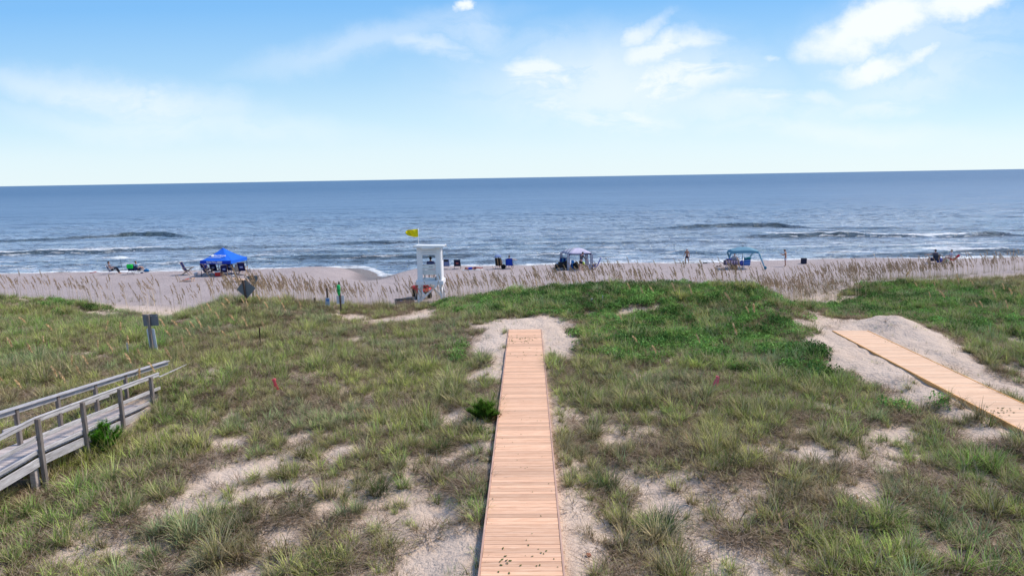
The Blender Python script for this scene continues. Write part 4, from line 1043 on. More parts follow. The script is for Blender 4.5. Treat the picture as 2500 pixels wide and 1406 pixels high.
for i, (px, py) in enumerate(OATS):
    p = G(px, py); k = i % 6; rz = random.gauss(0, .7); s = random.uniform(.95, 1.35) if py < 1000 else random.uniform(.4, .6)
    if i < 50: lab = 'golden sea oat plume arching over the grass left of the middle boardwalk'
    else: lab = 'golden sea oat plume standing in the grass right of the middle boardwalk'
    if 85 <= i and px < 1200: lab = 'golden sea oat plume arching over the grass left of the middle boardwalk'
    if not used[k]: r = protos[k]; used[k] = True; r.location = p; r.rotation_euler = (0, 0, rz); r.scale = (s,) * 3; r['label'] = lab
    else: r = dup(protos[k], p, rz, lab, None, s)
# ------------------------------------------------------------------ people
skin1 = paint((.52, .30, .21), .55, .35, .08, 8, 'skin'); skin2 = paint((.42, .22, .15), .55, .35, .08, 8, 'skin'); skin3 = paint((.60, .38, .30), .55, .35, .08, 8, 'skin')
hair_d = paint((.025, .018, .015), .8, .3, .2, 30, 'hair'); hair_b = paint((.10, .06, .035), .8, .3, .2, 30, 'hair')
def skinned(name, joints, edges, m, parent, sub=1):
    """joints: name -> (pos, radius); one smooth surface grown on the skeleton and frozen to a mesh"""
    keys = list(joints); idx = {k: i for i, k in enumerate(keys)}
    me = bpy.data.meshes.new(name); me.from_pydata([tuple(joints[k][0]) for k in keys], [(idx[a], idx[b]) for a, b in edges], []); me.update()
    o = bpy.data.objects.new(name, me); COL.objects.link(o)
    md = o.modifiers.new('s', 'SKIN'); md.use_smooth_shade = True
    sv = me.skin_vertices[0].data
    for k in keys:
        r = joints[k][1]; sv[idx[k]].radius = r if isinstance(r, tuple) else (r, r)
    sv[0].use_root = True
    o.modifiers.new('u', 'SUBSURF').levels = sub; o.modifiers['u'].render_levels = sub
    dg = bpy.context.evaluated_depsgraph_get(); dg.update()
    m2 = bpy.data.meshes.new_from_object(o.evaluated_get(dg)); bpy.data.objects.remove(o)
    vs = [v.co.copy() for v in m2.vertices]; fs = [tuple(p.vertices) for p in m2.polygons]; bpy.data.meshes.remove(m2)
    return vs, fs
def V3(*a): return Vector(a)
def person(label, loc, rz, pose, skin, hair, shirt=None, shorts=None, hat=None, long_hair=False, sleeves=False, sc=1.0, long=False):
    """figure faces +Y in its own frame. pose: dict of joints in metres"""
    t = thing('person', label, 'person', loc, rz); t.scale = (sc,) * 3
    J = dict(pose)
    body = {'pelvis': (J['pelvis'], (.125, .10)), 'waist': ((J['pelvis'] * .55 + J['chest'] * .45), (.115, .09)), 'chest': (J['chest'], (.145, .105)), 'neck0': (J['neck'], (.062, .062)), 'neck1': (J['neck'] * .5 + J['head'] * .5, .055)}
    ed = [('pelvis', 'waist'), ('waist', 'chest'), ('chest', 'neck0'), ('neck0', 'neck1')]
    for s in 'LR':
        body['sh' + s] = (J['sh' + s], .062); body['el' + s] = (J['el' + s], .042); body['wr' + s] = (J['wr' + s], .029); body['ua' + s] = (J['sh' + s] * .6 + J['el' + s] * .4, .05)
        body['fa' + s] = (J['el' + s] * .65 + J['wr' + s] * .35, .041)
        body['hp' + s] = (J['hp' + s], .10); body['th' + s] = (J['hp' + s] * .5 + J['kn' + s] * .5, .078); body['kn' + s] = (J['kn' + s], .055); body['ca' + s] = (J['kn' + s] * .65 + J['an' + s] * .35, .056); body['an' + s] = (J['an' + s], .036)
        body['to' + s] = (J['to' + s], (.042, .026))
        hd = (J['wr' + s] - J['el' + s]).normalized(); body['pm' + s] = (J['wr' + s] + hd * .07, (.040, .018))
        ed += [('chest', 'sh' + s), ('sh' + s, 'ua' + s), ('ua' + s, 'el' + s), ('el' + s, 'fa' + s), ('fa' + s, 'wr' + s), ('wr' + s, 'pm' + s), ('pelvis', 'hp' + s), ('hp' + s, 'th' + s), ('th' + s, 'kn' + s), ('kn' + s, 'ca' + s), ('ca' + s, 'an' + s), ('an' + s, 'to' + s)]
    vs, fs = skinned('body', body, ed, skin, t, 2)
    m = MB(); m.add(vs, fs)
    hc = J['head']; hu = (J['head'] - J['neck']).normalized(); fwd = J.get('look', V3(0, 1, 0)); fwd = (fwd - hu * fwd.dot(hu)).normalized(); rt = fwd.cross(hu)
    HR = Matrix((rt, fwd, hu)).transposed()
    m.ball(hc, (.075, .095, .115), 14, 10, HR); m.ball(hc + HR @ V3(0, .045, -.055), (.052, .052, .055), 10, 8, HR)
    m.add([hc + HR @ V3(*q) for q in ((0, .092, .02), (-.014, .092, -.022), (.014, .092, -.022), (0, .118, -.02))], [(0, 1, 3), (0, 3, 2), (1, 2, 3)])
    for s in (-1, 1): m.ball(hc + HR @ V3(.076 * s, -.005, -.005), (.012, .022, .032), 8, 6, HR)
    for s in 'LR':   # five fingers rooted in each palm
        hd = (J['wr' + s] - J['el' + s]).normalized(); sg = -1 if s == 'L' else 1
        sd_ = hd.cross(V3(0, 0, 1));  sd_ = sd_.normalized() if sd_.length > .1 else V3(0, 1, 0); nn = sd_.cross(hd)
        pc = J['wr' + s] + hd * .075
        for k, ln in enumerate((.066, .074, .068, .052)):
            b0 = pc + sd_ * ((k - 1.5) * .019); m.tube([b0, b0 + hd * ln * .5, b0 + hd * ln * .85 - nn * .022], [.0085, .0078, .0058], 6)
        m.tube([J['wr' + s] + hd * .03 - sd_ * .028, J['wr' + s] + hd * .065 - sd_ * .052, J['wr' + s] + hd * .095 - sd_ * .055], [.011, .0095, .007], 6)
    m.build('body', skin, t, True)
    ey = MB()
    for s in (-1, 1): ey.ball(hc + HR @ V3(.030 * s, .086, .012), (.010, .008, .006), 8, 5, HR)
    for k, e in enumerate((-1, 1)):
        MB().ball(hc + HR @ V3(.030 * e, .087, .012), (.010, .008, .006), 8, 5, HR).build('eye', m_black, t, True)
    MB().ball(hc + HR @ V3(0, .089, -.055), (.022, .008, .006), 8, 5, HR).build('mouth', paint((.35, .10, .08), .5), t, True)
    if hair:
        h = MB(); h.ball(hc + HR @ V3(0, -.020, .022), (.086, .098, .112), 14, 10, HR)
        if long_hair: h.ball(hc + HR @ V3(0, -.065, -.09), (.07, .05, .13), 12, 8, HR)
        h.build('hair', hair, t, True)
    if hat:
        h = MB(); h.lathe([(.10, .045), (.098, .08), (.075, .125), (.02, .14)], hc, 14, rot=HR); h.ball(hc + HR @ V3(0, .12, .05), (.07, .07, .010), 12, 6, HR); h.build('cap', hat, t, True)
    if shirt:
        b2 = {'c': (J['chest'], (.165, .125)), 'w': (J['pelvis'] * .5 + J['chest'] * .5, (.15, .12)), 'p': (J['pelvis'] * .9 + J['chest'] * .1, (.15, .125)), 'n': (J['neck'] * .75 + J['chest'] * .25, .085)}
        e2 = [('c', 'w'), ('w', 'p'), ('c', 'n')]
        for s in 'LR':
            b2['s' + s] = (J['sh' + s], .078); b2['u' + s] = (J['sh' + s] * .45 + J['el' + s] * .55, .066); e2 += [('c', 's' + s), ('s' + s, 'u' + s)]
            if sleeves: b2['e' + s] = (J['el' + s], .057); b2['f' + s] = (J['wr' + s] * .85 + J['el' + s] * .15, .042); e2 += [('u' + s, 'e' + s), ('e' + s, 'f' + s)]
        v_, f_ = skinned('s', b2, e2, shirt, t, 2); meshobj('shirt', v_, f_, shirt, t, True)
    if shorts:
        b2 = {'p': (J['pelvis'], (.152, .125)), 'q': (J['pelvis'] * .88 + J['chest'] * .12, (.142, .115))}; e2 = [('p', 'q')]
        for s in 'LR':
            b2['h' + s] = (J['hp' + s], .118); b2['k' + s] = (J['hp' + s] * .35 + J['kn' + s] * .65, .10); e2 += [('p', 'h' + s), ('h' + s, 'k' + s)]
            if long: b2['k' + s] = (J['kn' + s], .082); b2['a' + s] = (J['an' + s] * .9 + J['kn' + s] * .1, .062); e2 += [('k' + s, 'a' + s)]
        v_, f_ = skinned('s', b2, e2, shorts, t, 2); meshobj('trousers' if long else 'shorts', v_, f_, shorts, t, True)
    return t
def stand(lean=0, head_fwd=0, stride=0, armL=None, armR=None, turn=0):
    c = math.sin(lean); p = V3(0, 0, .93); ch = p + V3(0, math.sin(lean) * .42, math.cos(lean) * .42); nk = ch + V3(0, math.sin(lean * 1.2) * .13, .13 * math.cos(lean)); hd = nk + V3(0, .03 + head_fwd, .15)
    J = dict(pelvis=p, chest=ch, neck=nk, head=hd, look=V3(0, 1, -head_fwd * 4))
    for s, g in (('L', -1), ('R', 1)):
        J['sh' + s] = ch + V3(.19 * g, 0, .07); a = armL if s == 'L' else armR
        J['el' + s] = J['sh' + s] + (a[0] if a else V3(.05 * g, -.02, -.29)); J['wr' + s] = J['el' + s] + (a[1] if a else V3(.01 * g, .07, -.25))
        J['hp' + s] = p + V3(.095 * g, 0, -.04); k = stride * g
        J['kn' + s] = V3(.10 * g, k * .20 + .02, .49); J['an' + s] = V3(.10 * g, k * .36 - (.06 if k < 0 else 0), .085 + (.05 if k < 0 else 0)); J['to' + s] = J['an' + s] + V3(.01 * g, .15, -.055)
    return J
def sit(seat=.42, recl=.35, knee_up=0, reach=None, feet=.42):
    p = V3(0, 0, seat + .10); d = V3(0, -math.sin(recl), math.cos(recl)); ch = p + d * .42; nk = ch + d * .13; hd = nk + V3(0, .01, .16)
    J = dict(pelvis=p, chest=ch, neck=nk, head=hd, look=V3(0, 1, 0))
    for s, g in (('L', -1), ('R', 1)):
        J['sh' + s] = ch + V3(.19 * g, 0, 0) + d * .06; J['el' + s] = J['sh' + s] + V3(.07 * g, .10, -.26); J['wr' + s] = J['el' + s] + V3(-.02 * g, .24, .02)
        J['hp' + s] = p + V3(.10 * g, .02, -.02); J['kn' + s] = p + V3(.13 * g, .44, .03 + knee_up); J['an' + s] = V3(.13 * g, p.y + .44 + feet * .4, .085); J['to' + s] = J['an' + s] + V3(0, .15, -.045)
    return J
def B(px, py, dz=0):
    """a spot on the beach sand seen at this place of the photograph"""
    p = P(px, py, 0)
    for _ in range(8): p = P(px, py, hz(p.x, p.y))
    return p
# ------------------------------------------------------------------ beach chairs
m_beech = wood('chair_wood', [(.34, .22, .13), (.46, .32, .20), (.55, .40, .27)]); m_whal = paint((.78, .79, .80), .35, .5, .04, 4, 'white_tube', metal=.2); m_dark = paint((.05, .05, .055), .5, .4)
navy = fabric((.012, .018, .09)); royal = fabric((.015, .055, .42))
def beach_chair(label, loc, rz, cloth, frame=None, w_=.56, sh=.36, recl=.42, bh=.74, group=None, kind='wood', head=None, canopy=None, cup=True, back_label=None):
    """low chair facing +Y"""
    frame = frame or m_beech; t = thing('beach_chair', label, 'beach chair', loc, rz, group)
    hw = w_ / 2; y0 = -.20; y1 = .28
    bt = Vector((0, y0 - math.sin(recl) * bh, sh - .06 + math.cos(recl) * bh))
    for s in (-1, 1):
        x = s * hw
        if kind == 'wood':
            MB().bar((x, y0 + .42, 0), (x, bt.y * .55 + y0 * .45, bt.z * .55), .03, .045, .004, up=(0, 1, 0)).build('leg', frame, t)
            MB().bar((x, y0 - .34, 0), (x, y1 + .12, sh + .22), .03, .045, .004, up=(0, 1, 0)).build('leg', frame, t)
            MB().bar((x * 1.02, y0 - .12, sh + .20), (x * 1.02, y1 + .20, sh + .24), .06, .022, .004).build('armrest', frame, t)
        else:
            MB().tube([(x, y1 + .1, .0), (x, y1, sh), (x, y1, sh + .20)], .012, 6).build('leg', frame, t); MB().tube([(x, y0 - .25, 0), (x, y0, sh * .7), (x, y1 - .02, sh - .01)], .012, 6).build('leg', frame, t)
            MB().box((x * 1.03, (y0 + y1) / 2, sh + .21), (.055, .46, .025), None, .008).build('armrest', frame, t)
        MB().tube([(x, y0, sh - .05), (x, bt.y, bt.z)], .013, 6).build('back_frame', frame, t)
    e = MB(); e.tube([(-hw, bt.y, bt.z), (hw, bt.y, bt.z)], .013, 6); e.build('top_bar', frame, t)
    MB().sheet([[(x * hw * .97, y1 - (y1 - y0) * k / 4, sh - .05 * math.sin(PI * k / 4) - .05 * k / 4) for x in (-1, -.33, .33, 1)] for k in range(5)], .012).build('seat', cloth, t, True)
    MB().sheet([[(x * hw * .97, y0 - math.sin(recl) * bh * k / 6 - .035 * math.sin(PI * k / 6) * (1 - x * x * .6), sh - .06 + math.cos(recl) * bh * k / 6) for x in (-1, -.33, .33, 1)] for k in range(7)], .012).build('backrest', cloth, t, True)
    n = Vector((0, -math.cos(recl), -math.sin(recl)))
    if head:
        c = Vector((0, y0, sh - .06)) + Vector((0, -math.sin(recl), math.cos(recl))) * bh * .80
        R = Matrix.Rotation(recl, 3, 'X'); MB().box(c + n * .045, (w_ * .70, .05, .20), R, .02).build('back_pocket', head, t)
    if back_label:
        R = Matrix.Rotation(recl, 3, 'X'); c = Vector((0, y0, sh - .06)) + Vector((0, -math.sin(recl), math.cos(recl))) * bh * .48 + n * .047
        MB().box(c, (w_ * .42, .004, .16), R).build('printed_patch', back_label, t)
    if canopy:
        c = Vector((0, bt.y, bt.z)); rows = [[c + Vector((hw * 1.05 * x, -.12 + .62 * k / 5, .10 + .20 * math.sin(PI * k / 5 * .8) - .05 * abs(x))) for x in (-1, -.5, 0, .5, 1)] for k in range(6)]
        MB().sheet(rows, .008).build('canopy', canopy, t, True)
        for s in (-1, 1): MB().tube([(s * hw, bt.y + .02, bt.z - .12), (s * hw, bt.y + .1, bt.z + .20)], .008, 5).build('canopy_arm', frame, t)
    return t
def chair_up(t):
    return t
def low(t): return t

# ------------------------------------------------------------------ lifeguard tower
tw = D(1050, 745, 44.5); tz = hz(tw.x, tw.y); tower = thing('lifeguard_tower', 'white wooden lifeguard tower on tall legs at the dune edge', 'lifeguard tower', (tw.x, tw.y, tz))
k_ = 44.5 / F
def TX(px): return (px - 1250) * k_ - tw.x + .0        # across
def TZ(py): return D(1050, py, 44.5).z - tz
zd = TZ(683); zr = TZ(603); hb = .80; ht = .70; dp = 1.45
m_wt = paint((.88, .89, .92), .5, .35, .05, 3, 'tower_paint'); m_wr = paint((.80, .82, .84), .45, .4, .04, 3, 'roof_paint')
xl, xr = TX(1022), TX(1079); xc = (xl + xr) / 2; HW = (xr - xl) / 2
# four legs splaying outwards
for sx_ in (-1, 1):
    for sy_ in (-1, 1):
        MB().bar((xc + sx_ * (HW + .06), sy_ * (dp / 2 + .10), -.4), (xc + sx_ * (HW - .10), sy_ * (dp / 2 - .06), zd), .15, .13, .008, up=(0, 1, 0)).build('leg', m_wt, tower)
for a, b, y in (((xc - HW, .12), (xc + HW - .15, zd - .1), -dp / 2 - .10), ((xc + HW, .1), (xc - HW + .15, zd - .1), dp / 2 + .10)):
    MB().bar((a[0], y, a[1]), (b[0], y, b[1]), .13, .05, .004, up=(0, 1, 0)).build('brace', m_wt, tower)
MB().bar((xc - HW, -dp / 2 - .10, zd - .35), (xc - HW + .45, -dp / 2 - .10, zd - .9), .10, .045, .004, up=(0, 1, 0)).build('brace', m_wt, tower)
for sx_ in (-1, 1): MB().bar((xc + sx_ * HW, -dp / 2 - .05, zd * .45), (xc + sx_ * HW, dp / 2 + .05, zd - .2), .045, .12, .004).build('side_brace', m_wt, tower)
fl = MB()
for i in range(10): fl.box((xc, -dp / 2 - .05 + (dp + .1) * (i + .5) / 10, zd + .02), (HW * 2 + .22, (dp + .1) / 10 - .008, .04), None, .004)
fl.build('floor_planks', m_wt, tower)
for y in (-1, 1): MB().box((xc, y * (dp / 2 + .075), zd - .09), (HW * 2 + .26, .045, .26), None, .006).build('rim_board', m_wt, tower)
for x in (-1, 1): MB().box((xc + x * (HW + .105), 0, zd - .09), (.045, dp + .10, .26), None, .006).build('rim_board', m_wt, tower)
# corner uprights lean inwards a little; wide boards on the landward face
hc_ = zr - zd
for sx_ in (-1, 1):
    MB().bar((xc + sx_ * (HW - .17), -dp / 2, zd + .04), (xc + sx_ * (HW - .20), -dp / 2, zr), .30, .04, .004, up=(0, 1, 0)).build('face_board', m_wt, tower)
    for y in (-1, 1): MB().bar((xc + sx_ * (HW - .03), y * dp / 2 + .05 * (-y), zd + .04), (xc + sx_ * (HW - .06), y * dp / 2 + .05 * (-y), zr), .09, .09, .006, up=(0, 1, 0)).build('corner_post', m_wt, tower)
    sb = MB()
    for i in range(7):
        yy = -dp / 2 + .1 + (dp - .2) * (i + .5) / 7; hh = hc_ * (.98 if i < 3 else .55)
        sb.box((xc + sx_ * (HW + .015), yy, zd + .04 + hh / 2), (.03, (dp - .2) / 7 - .006, hh), None, .003)
    sb.build('side_boards', m_wt, tower)
for z_, h_ in ((.955, .07), (.895, .075), (.835, .07)):
    MB().box((xc, -dp / 2 - .035, zd + hc_ * z_), (HW * 2 - .60, .03, h_ * hc_ * 1.0), None, .004).build('top_slat', m_wt, tower)
m_seat = paint((.82, .82, .80), .6, .3, .06, 3, 'seat_paint')
zs0, zs1 = TZ(676), TZ(642)
for i in range(4):
    z_ = zs1 - (i + .5) * (zs1 - zs0 - .22) / 4; MB().box((xc + .0, -dp / 2 + .08, z_), (HW * 2 - .50, .03, .150), None, .004).build('seat_slat', m_seat, tower)
MB().box((xc, .05, zd + .52), (HW * 2 - .4, .50, .04), None, .006).build('bench_seat', m_seat, tower)
for x in (-.4, .4): MB().box((xc + x, .05, zd + .27), (.05, .46, .46), None, .004).build('bench_leg', m_seat, tower)
MB().box((xc, -dp / 2 + .2, zd + .14), (HW * 2 - .6, .03, .16), None, .004).build('kick_board', m_seat, tower)
for x in (-1, 1): MB().box((xc + x * (HW - .3), dp / 2 - .1, zd + .62), (.05, .5, .05), None, .004).build('arm_rail', m_wt, tower)
# roof: shallow slab with an overhang
rf = MB(); R = Matrix.Rotation(-.06, 3, 'X') @ Matrix.Rotation(.02, 3, 'Y'); rf.box((xc + .03, 0, zr + .10), (HW * 2 + .42, dp + .55, .035), R, .004); rf.build('roof_sheet', m_wr, tower)
for y in (-1, 1): MB().box((xc + .03, y * (dp / 2 + .29), zr + .06 + y * -.05), (HW * 2 + .42, .035, .14), Matrix.Rotation(.02, 3, 'Y'), .004).build('roof_fascia', m_wr, tower)
for x in (-.52, 0, .52): MB().box((xc + x, 0, zr + .045), (.09, dp + .3, .07), Matrix.Rotation(-.06, 3, 'X')).build('rafter', m_dark, tower)
# flag on its own staff
xf = TX(1022.5); ff = thing('warning_flag', 'yellow warning flag flying left from a thin staff on the tower roof', 'flag', (tw.x + xf, tw.y + .2, tz + zr + .05))
zt = TZ(557) - zr - .05
MB().tube([(0, 0, -.05), (0, 0, zt)], .014, 8).build('staff', m_whal, ff, True)
m_yel = fabric((.80, .72, .02), tr=.35); rows = []
for i in range(13):
    u = i / 12; x = -u * .82; top = zt - .06 - u * .06 - .20 * max(0, u - .82) / .18 * .4; bot = zt - .56 + .06 * u - .05 * math.sin(u * 5)
    if u > .8: bot += .10 * (u - .8) / .2
    rows.append([(x, .11 * math.sin(u * 9 + j * .6) * (.2 + u), top + (bot - top) * j / 6) for j in range(7)])
MB().sheet(rows, .004).build('flag_cloth', m_yel, ff, True)
# guard
J = sit(seat=.56, recl=.05); J['anL'] = V3(-.15, -.02 + .10, .085); J['anR'] = V3(.17, .10, .085)
J['knL'] = V3(-.15, .44, .62); J['knR'] = V3(.17, .44, .62); J['toL'] = V3(-.15, .26, .03); J['toR'] = V3(.17, .26, .03)
person('lifeguard with dark hair sitting inside the white tower seen from behind', (tw.x + xc + .02, tw.y + .0, tz + zd + .04), 0, J, skin1, hair_d, fabric((.10, .12, .25)), fabric((.4, .03, .03)))
b_ = thing('boot', 'dark boot standing on the floor of the white tower', 'boot', (tw.x + xc + .42, tw.y - dp / 2 + .1, tz + zd + .045))
MB().tube([(0, 0, .03), (0, 0, .12), (0, 0, .26)], [.05, .048, .055], 10).box((0, .07, .04), (.10, .2, .08), None, .02).build('boot_shell', m_black, b_)
# timber box of gear
p = D(988, 748, 43.5); p.z = hz(p.x, p.y); bx_ = thing('gear_box', 'open timber box of beach gear left of the white tower', 'box', p, .28)
m_bw = wood('box_wood', [(.26, .17, .12), (.38, .26, .19), (.50, .37, .28)])
wz = D(988, 731, 43.5).z - p.z; ww, dd = 1.15, .95
for n_, c, s_ in (('front_panel', (0, -dd / 2, wz / 2 - .1), (ww, .04, wz + .2)), ('rear_panel', (0, dd / 2, wz / 2 - .1), (ww, .04, wz + .2)), ('side_panel', (-ww / 2 + .022, 0, wz / 2 - .1), (.04, dd - .05, wz + .2)), ('side_panel', (ww / 2 - .022, 0, wz / 2 - .1), (.04, dd - .05, wz + .2)), ('base_panel', (0, 0, .06), (ww - .1, dd - .1, .04))):
    MB().box(c, s_, None, .004).build(n_, m_bw, bx_)
for i, (c, col) in enumerate((((-.2, .05), (.05, .08, .45)), ((.05, .15), (.65, .20, .04)), ((.25, -.05), (.03, .03, .04)), ((-.05, -.15), (.5, .05, .05)))):
    o = MB().ball((0, 0, 0), (.15, .12, .09), 10, 7).build('beach_toy', paint(col, .4), None, True); o.location = p + Matrix.Rotation(.28, 3, 'Z') @ Vector((c[0], c[1], max(.17, wz - .16))); tag(o, ['blue ball lying in the timber gear box', 'orange ball lying in the timber gear box', 'black bag lying in the timber gear box', 'red ball lying in the timber gear box'][i], 'ball' if i != 2 else 'bag')
# red beach quad
p = D(1030, 741, 47.5); p.z = hz(p.x, p.y); q = thing('quad_bike', 'red four wheel beach quad parked behind the left leg of the white tower', 'quad bike', p, .35)
m_qr = paint((.55, .012, .015), .3, .5, .06, 3, 'red_panel')
for sx_ in (-.42, .42):
    for sy_ in (-.62, .62):
        w_ = MB().lathe([(.18, -.11), (.28, -.11), (.30, -.06), (.30, .06), (.28, .11), (.18, .11)], (sx_, sy_, .30), 18, rot=Matrix.Rotation(PI / 2, 3, 'Y')).build('wheel', m_black, q, True)
        MB().lathe([(.03, -.115), (.15, -.12), (.15, .12), (.03, .115)], (sx_, sy_, .30), 12, rot=Matrix.Rotation(PI / 2, 3, 'Y')).build('rim', paint((.3, .3, .31), .4, .5, metal=.5), w_, True)
MB().box((0, 0, .52), (.36, 1.3, .30), None, .06).build('chassis', m_dark, q)
for sy_ in (-1, 1): MB().sheet([[(x, sy_ * (.62 + .38 * math.cos(a)), .42 + .36 * math.sin(a) + .04 * (1 - x * x * 3)) for x in (-.55, -.3, 0, .3, .55)] for a in (.3, .9, 1.5, 2.2, 2.7)], .03).build('mudguard', m_qr, q, True)
MB().tube([(0, -.35, .80), (0, 0, .86), (0, .12, .80)], [.15, .17, .12], 10).build('saddle', m_black, q, True)
MB().box((0, .52, .86), (.5, .42, .18), None, .06).build('hood', m_qr, q)
MB().tube([(-.40, .12, 1.05), (-.18, .30, 1.08), (.18, .30, 1.08), (.40, .12, 1.05)], .018, 6).build('handlebar', m_black, q, True)
r_ = MB(); [r_.bar((-.42, -.55 - .11 * i, .86), (.42, -.55 - .11 * i, .86), .02, .02) for i in range(4)]; r_.bar((-.42, -.95, .86), (-.42, -.5, .86), .02, .02).bar((.42, -.95, .86), (.42, -.5, .86), .02, .02); r_.build('rear_rack', m_dark, q)
for sx_ in (-.2, .2): MB().box((sx_, -.99, .62), (.10, .03, .06), None, .008).build('tail_light', paint((.7, .05, .03), .3), q)
o = MB().box((0, 0, .14), (.62, .34, .28), None, .07).build('rescue_bag', m_qr); o.location = p + Vector((.28, -.62, .885)); o.rotation_euler = (0, 0, .35); tag(o, 'red rescue bag strapped on the rear rack of the quad', 'bag')

# ------------------------------------------------------------------ big blue tent
def tent_legs(t, pts, m_, r=.018):
    for a, b in pts: MB().bar(a, b, r * 2, r * 2, .003, up=(0, 1, 0)).build('leg', m_, t)
m_tb = fabric((.03, .20, 1.0), tr=.25); m_tb2 = fabric((.018, .055, .45)); m_txt = paint((.82, .84, .90), .6)
p = B(566, 675); TA = math.radians(25)
tent = thing('canopy_tent', 'large blue pop up canopy tent with a phone number on its valance', 'tent', p, 0)
# corners relative to the front right foot
S_ = 3.0; fx = Vector((-math.cos(math.radians(7)), math.sin(math.radians(7)), 0)); bx2 = Vector((math.sin(math.radians(7)), math.cos(math.radians(7)), 0))
FR = Vector((0, 0, 0)); FL = fx * S_; BR = bx2 * S_; BL = FL + BR
eh = D(562, 636.5, p.y).z - p.z; vh = .30; cen = (FR + FL + BR + BL) / 4; cc = [FL, FR, BR, BL]; pk = Vector((cen.x, cen.y, D(541, 605, p.y + cen.y).z - p.z)); print('tent', eh, pk)
names = []
for i in range(4):
    a, b = cc[i], cc[(i + 1) % 4]; rows = []
    for k in range(9):
        f = k / 8; hgt__ = eh + (pk.z - eh) * (f ** 1.35); w0 = 1 - f; A_ = a * w0 + Vector((pk.x, pk.y, 0)) * f; B_ = b * w0 + Vector((pk.x, pk.y, 0)) * f
        rows.append([Vector((*(A_ * (1 - j / 6) + B_ * (j / 6)).xy, hgt__ - .05 * w0 * math.sin(PI * j / 6))) for j in range(7)])
    MB().sheet(rows, .006).build('roof_panel', m_tb, tent, True)
    n_ = (b - a).cross(Vector((0, 0, 1))).normalized()
    MB().sheet([[a * (1 - j / 6) + b * (j / 6) + Vector((0, 0, eh - .004 - vh * k / 2 - .05 * math.sin(PI * j / 6) * (1 - k / 2))) + n_ * .012 for j in range(7)] for k in range(3)], .004).build('valance', m_tb2 if i == 0 else m_tb, tent)
m_leg = paint((.03, .035, .09), .4, .4)
for c in cc:
    g0 = hz(p.x + c.x, p.y + c.y) - p.z; ins = (Vector((cen.x, cen.y, 0)) - c).normalized() * .03
    MB().bar(c + ins + Vector((0, 0, g0 - .03)), c + ins + Vector((0, 0, eh - .02)), .045, .045, .003, up=(0, 1, 0)).build('leg', m_leg, tent)
for i in range(4):
    a, b = cc[i] * .985 + cen * .015, cc[(i + 1) % 4] * .985 + cen * .015; z1_, z2_ = eh - .12, eh - .48
    e = MB()
    for k in range(2):
        A_, B_ = a.lerp(b, k / 2), a.lerp(b, (k + 1) / 2); e.tube([A_ + Vector((0, 0, z1_)), B_ + Vector((0, 0, z2_))], .010, 5); e.tube([A_ + Vector((0, 0, z2_)), B_ + Vector((0, 0, z1_))], .010, 5)
    e.build('truss', m_leg, tent)
fn_ = (FR - FL).normalized(); rz = math.atan2(fn_.y, fn_.x); nf = fn_.cross(Vector((0, 0, 1)))
mid = FL.lerp(FR, .47); text_mesh('valance_number', '910-713-3800', .27, m_txt, tent, mid + nf * .03 + Vector((0, 0, eh - vh * .53)), (PI / 2, 0, rz), sx=1.0, font_bold=True)
# lettering on the front roof panel: badge, words and two rows of small print strokes
sl = math.atan2(pk.z - eh, ((FL + FR) / 2 - Vector((pk.x, pk.y, 0))).length)
def on_roof(u, f, lift=.02):
    A_ = FL * (1 - f) + Vector((pk.x, pk.y, 0)) * f; B_ = FR * (1 - f) + Vector((pk.x, pk.y, 0)) * f; q_ = A_.lerp(B_, u); q_.z = eh + (pk.z - eh) * f ** 1.35 - .05 * (1 - f) * math.sin(PI * u)
    return q_ + nf * lift + Vector((0, 0, lift * 1.4))
loc_sl = math.atan((pk.z - eh) * 1.35 * .45 ** .35 / ((FL + FR) / 2 - Vector((pk.x, pk.y, 0))).length)
for u, f, w__, ln in ((.58, .505, .21, 'SURF'), (.80, .47, .21, 'STROMAN')): pass
Rl = Euler((loc_sl, 0, rz))
text_mesh('roof_lettering', 'Surf Strong', .24, m_txt, tent, on_roof(.60, .47, .035), (loc_sl, 0, rz), font_bold=True)
def disc(u, f, rx_, ry_, nm):
    c = on_roof(u, f, .035); R = Rl.to_matrix(); vs = [c + R @ Vector((rx_ * math.cos(a), ry_ * math.sin(a), 0)) for a in (2 * PI * k / 16 for k in range(16))]; vs += [v + R @ Vector((0, 0, .004)) for v in vs]
    meshobj(nm, vs, [tuple(range(16))[::-1], tuple(range(16, 32))] + [(k, (k + 1) % 16, 16 + (k + 1) % 16, 16 + k) for k in range(16)], m_txt, tent)
disc(.16, .45, .16, .15, 'round_badge')
m_t2 = paint((.30, .45, .85), .6)
for u, f, w__ in ((.52, .375, 1.0), (.36, .305, 1.3)):
    c = on_roof(u, f, .035); MB().box(c, (w__, .07, .004), Rl.to_matrix()).build('small_print', m_t2, tent)
# guy line and awning leg at the right
MB().tube([BR + Vector((0, 0, eh - .1)), BR + Vector((.75, -.1, 0.0))], .012, 5).build('guy_rope', m_leg, tent)
MB().tube([FL + Vector((0, 0, eh - .3)), FL + Vector((-.22, -.05, .1))], .010, 5).build('guy_rope', m_leg, tent)

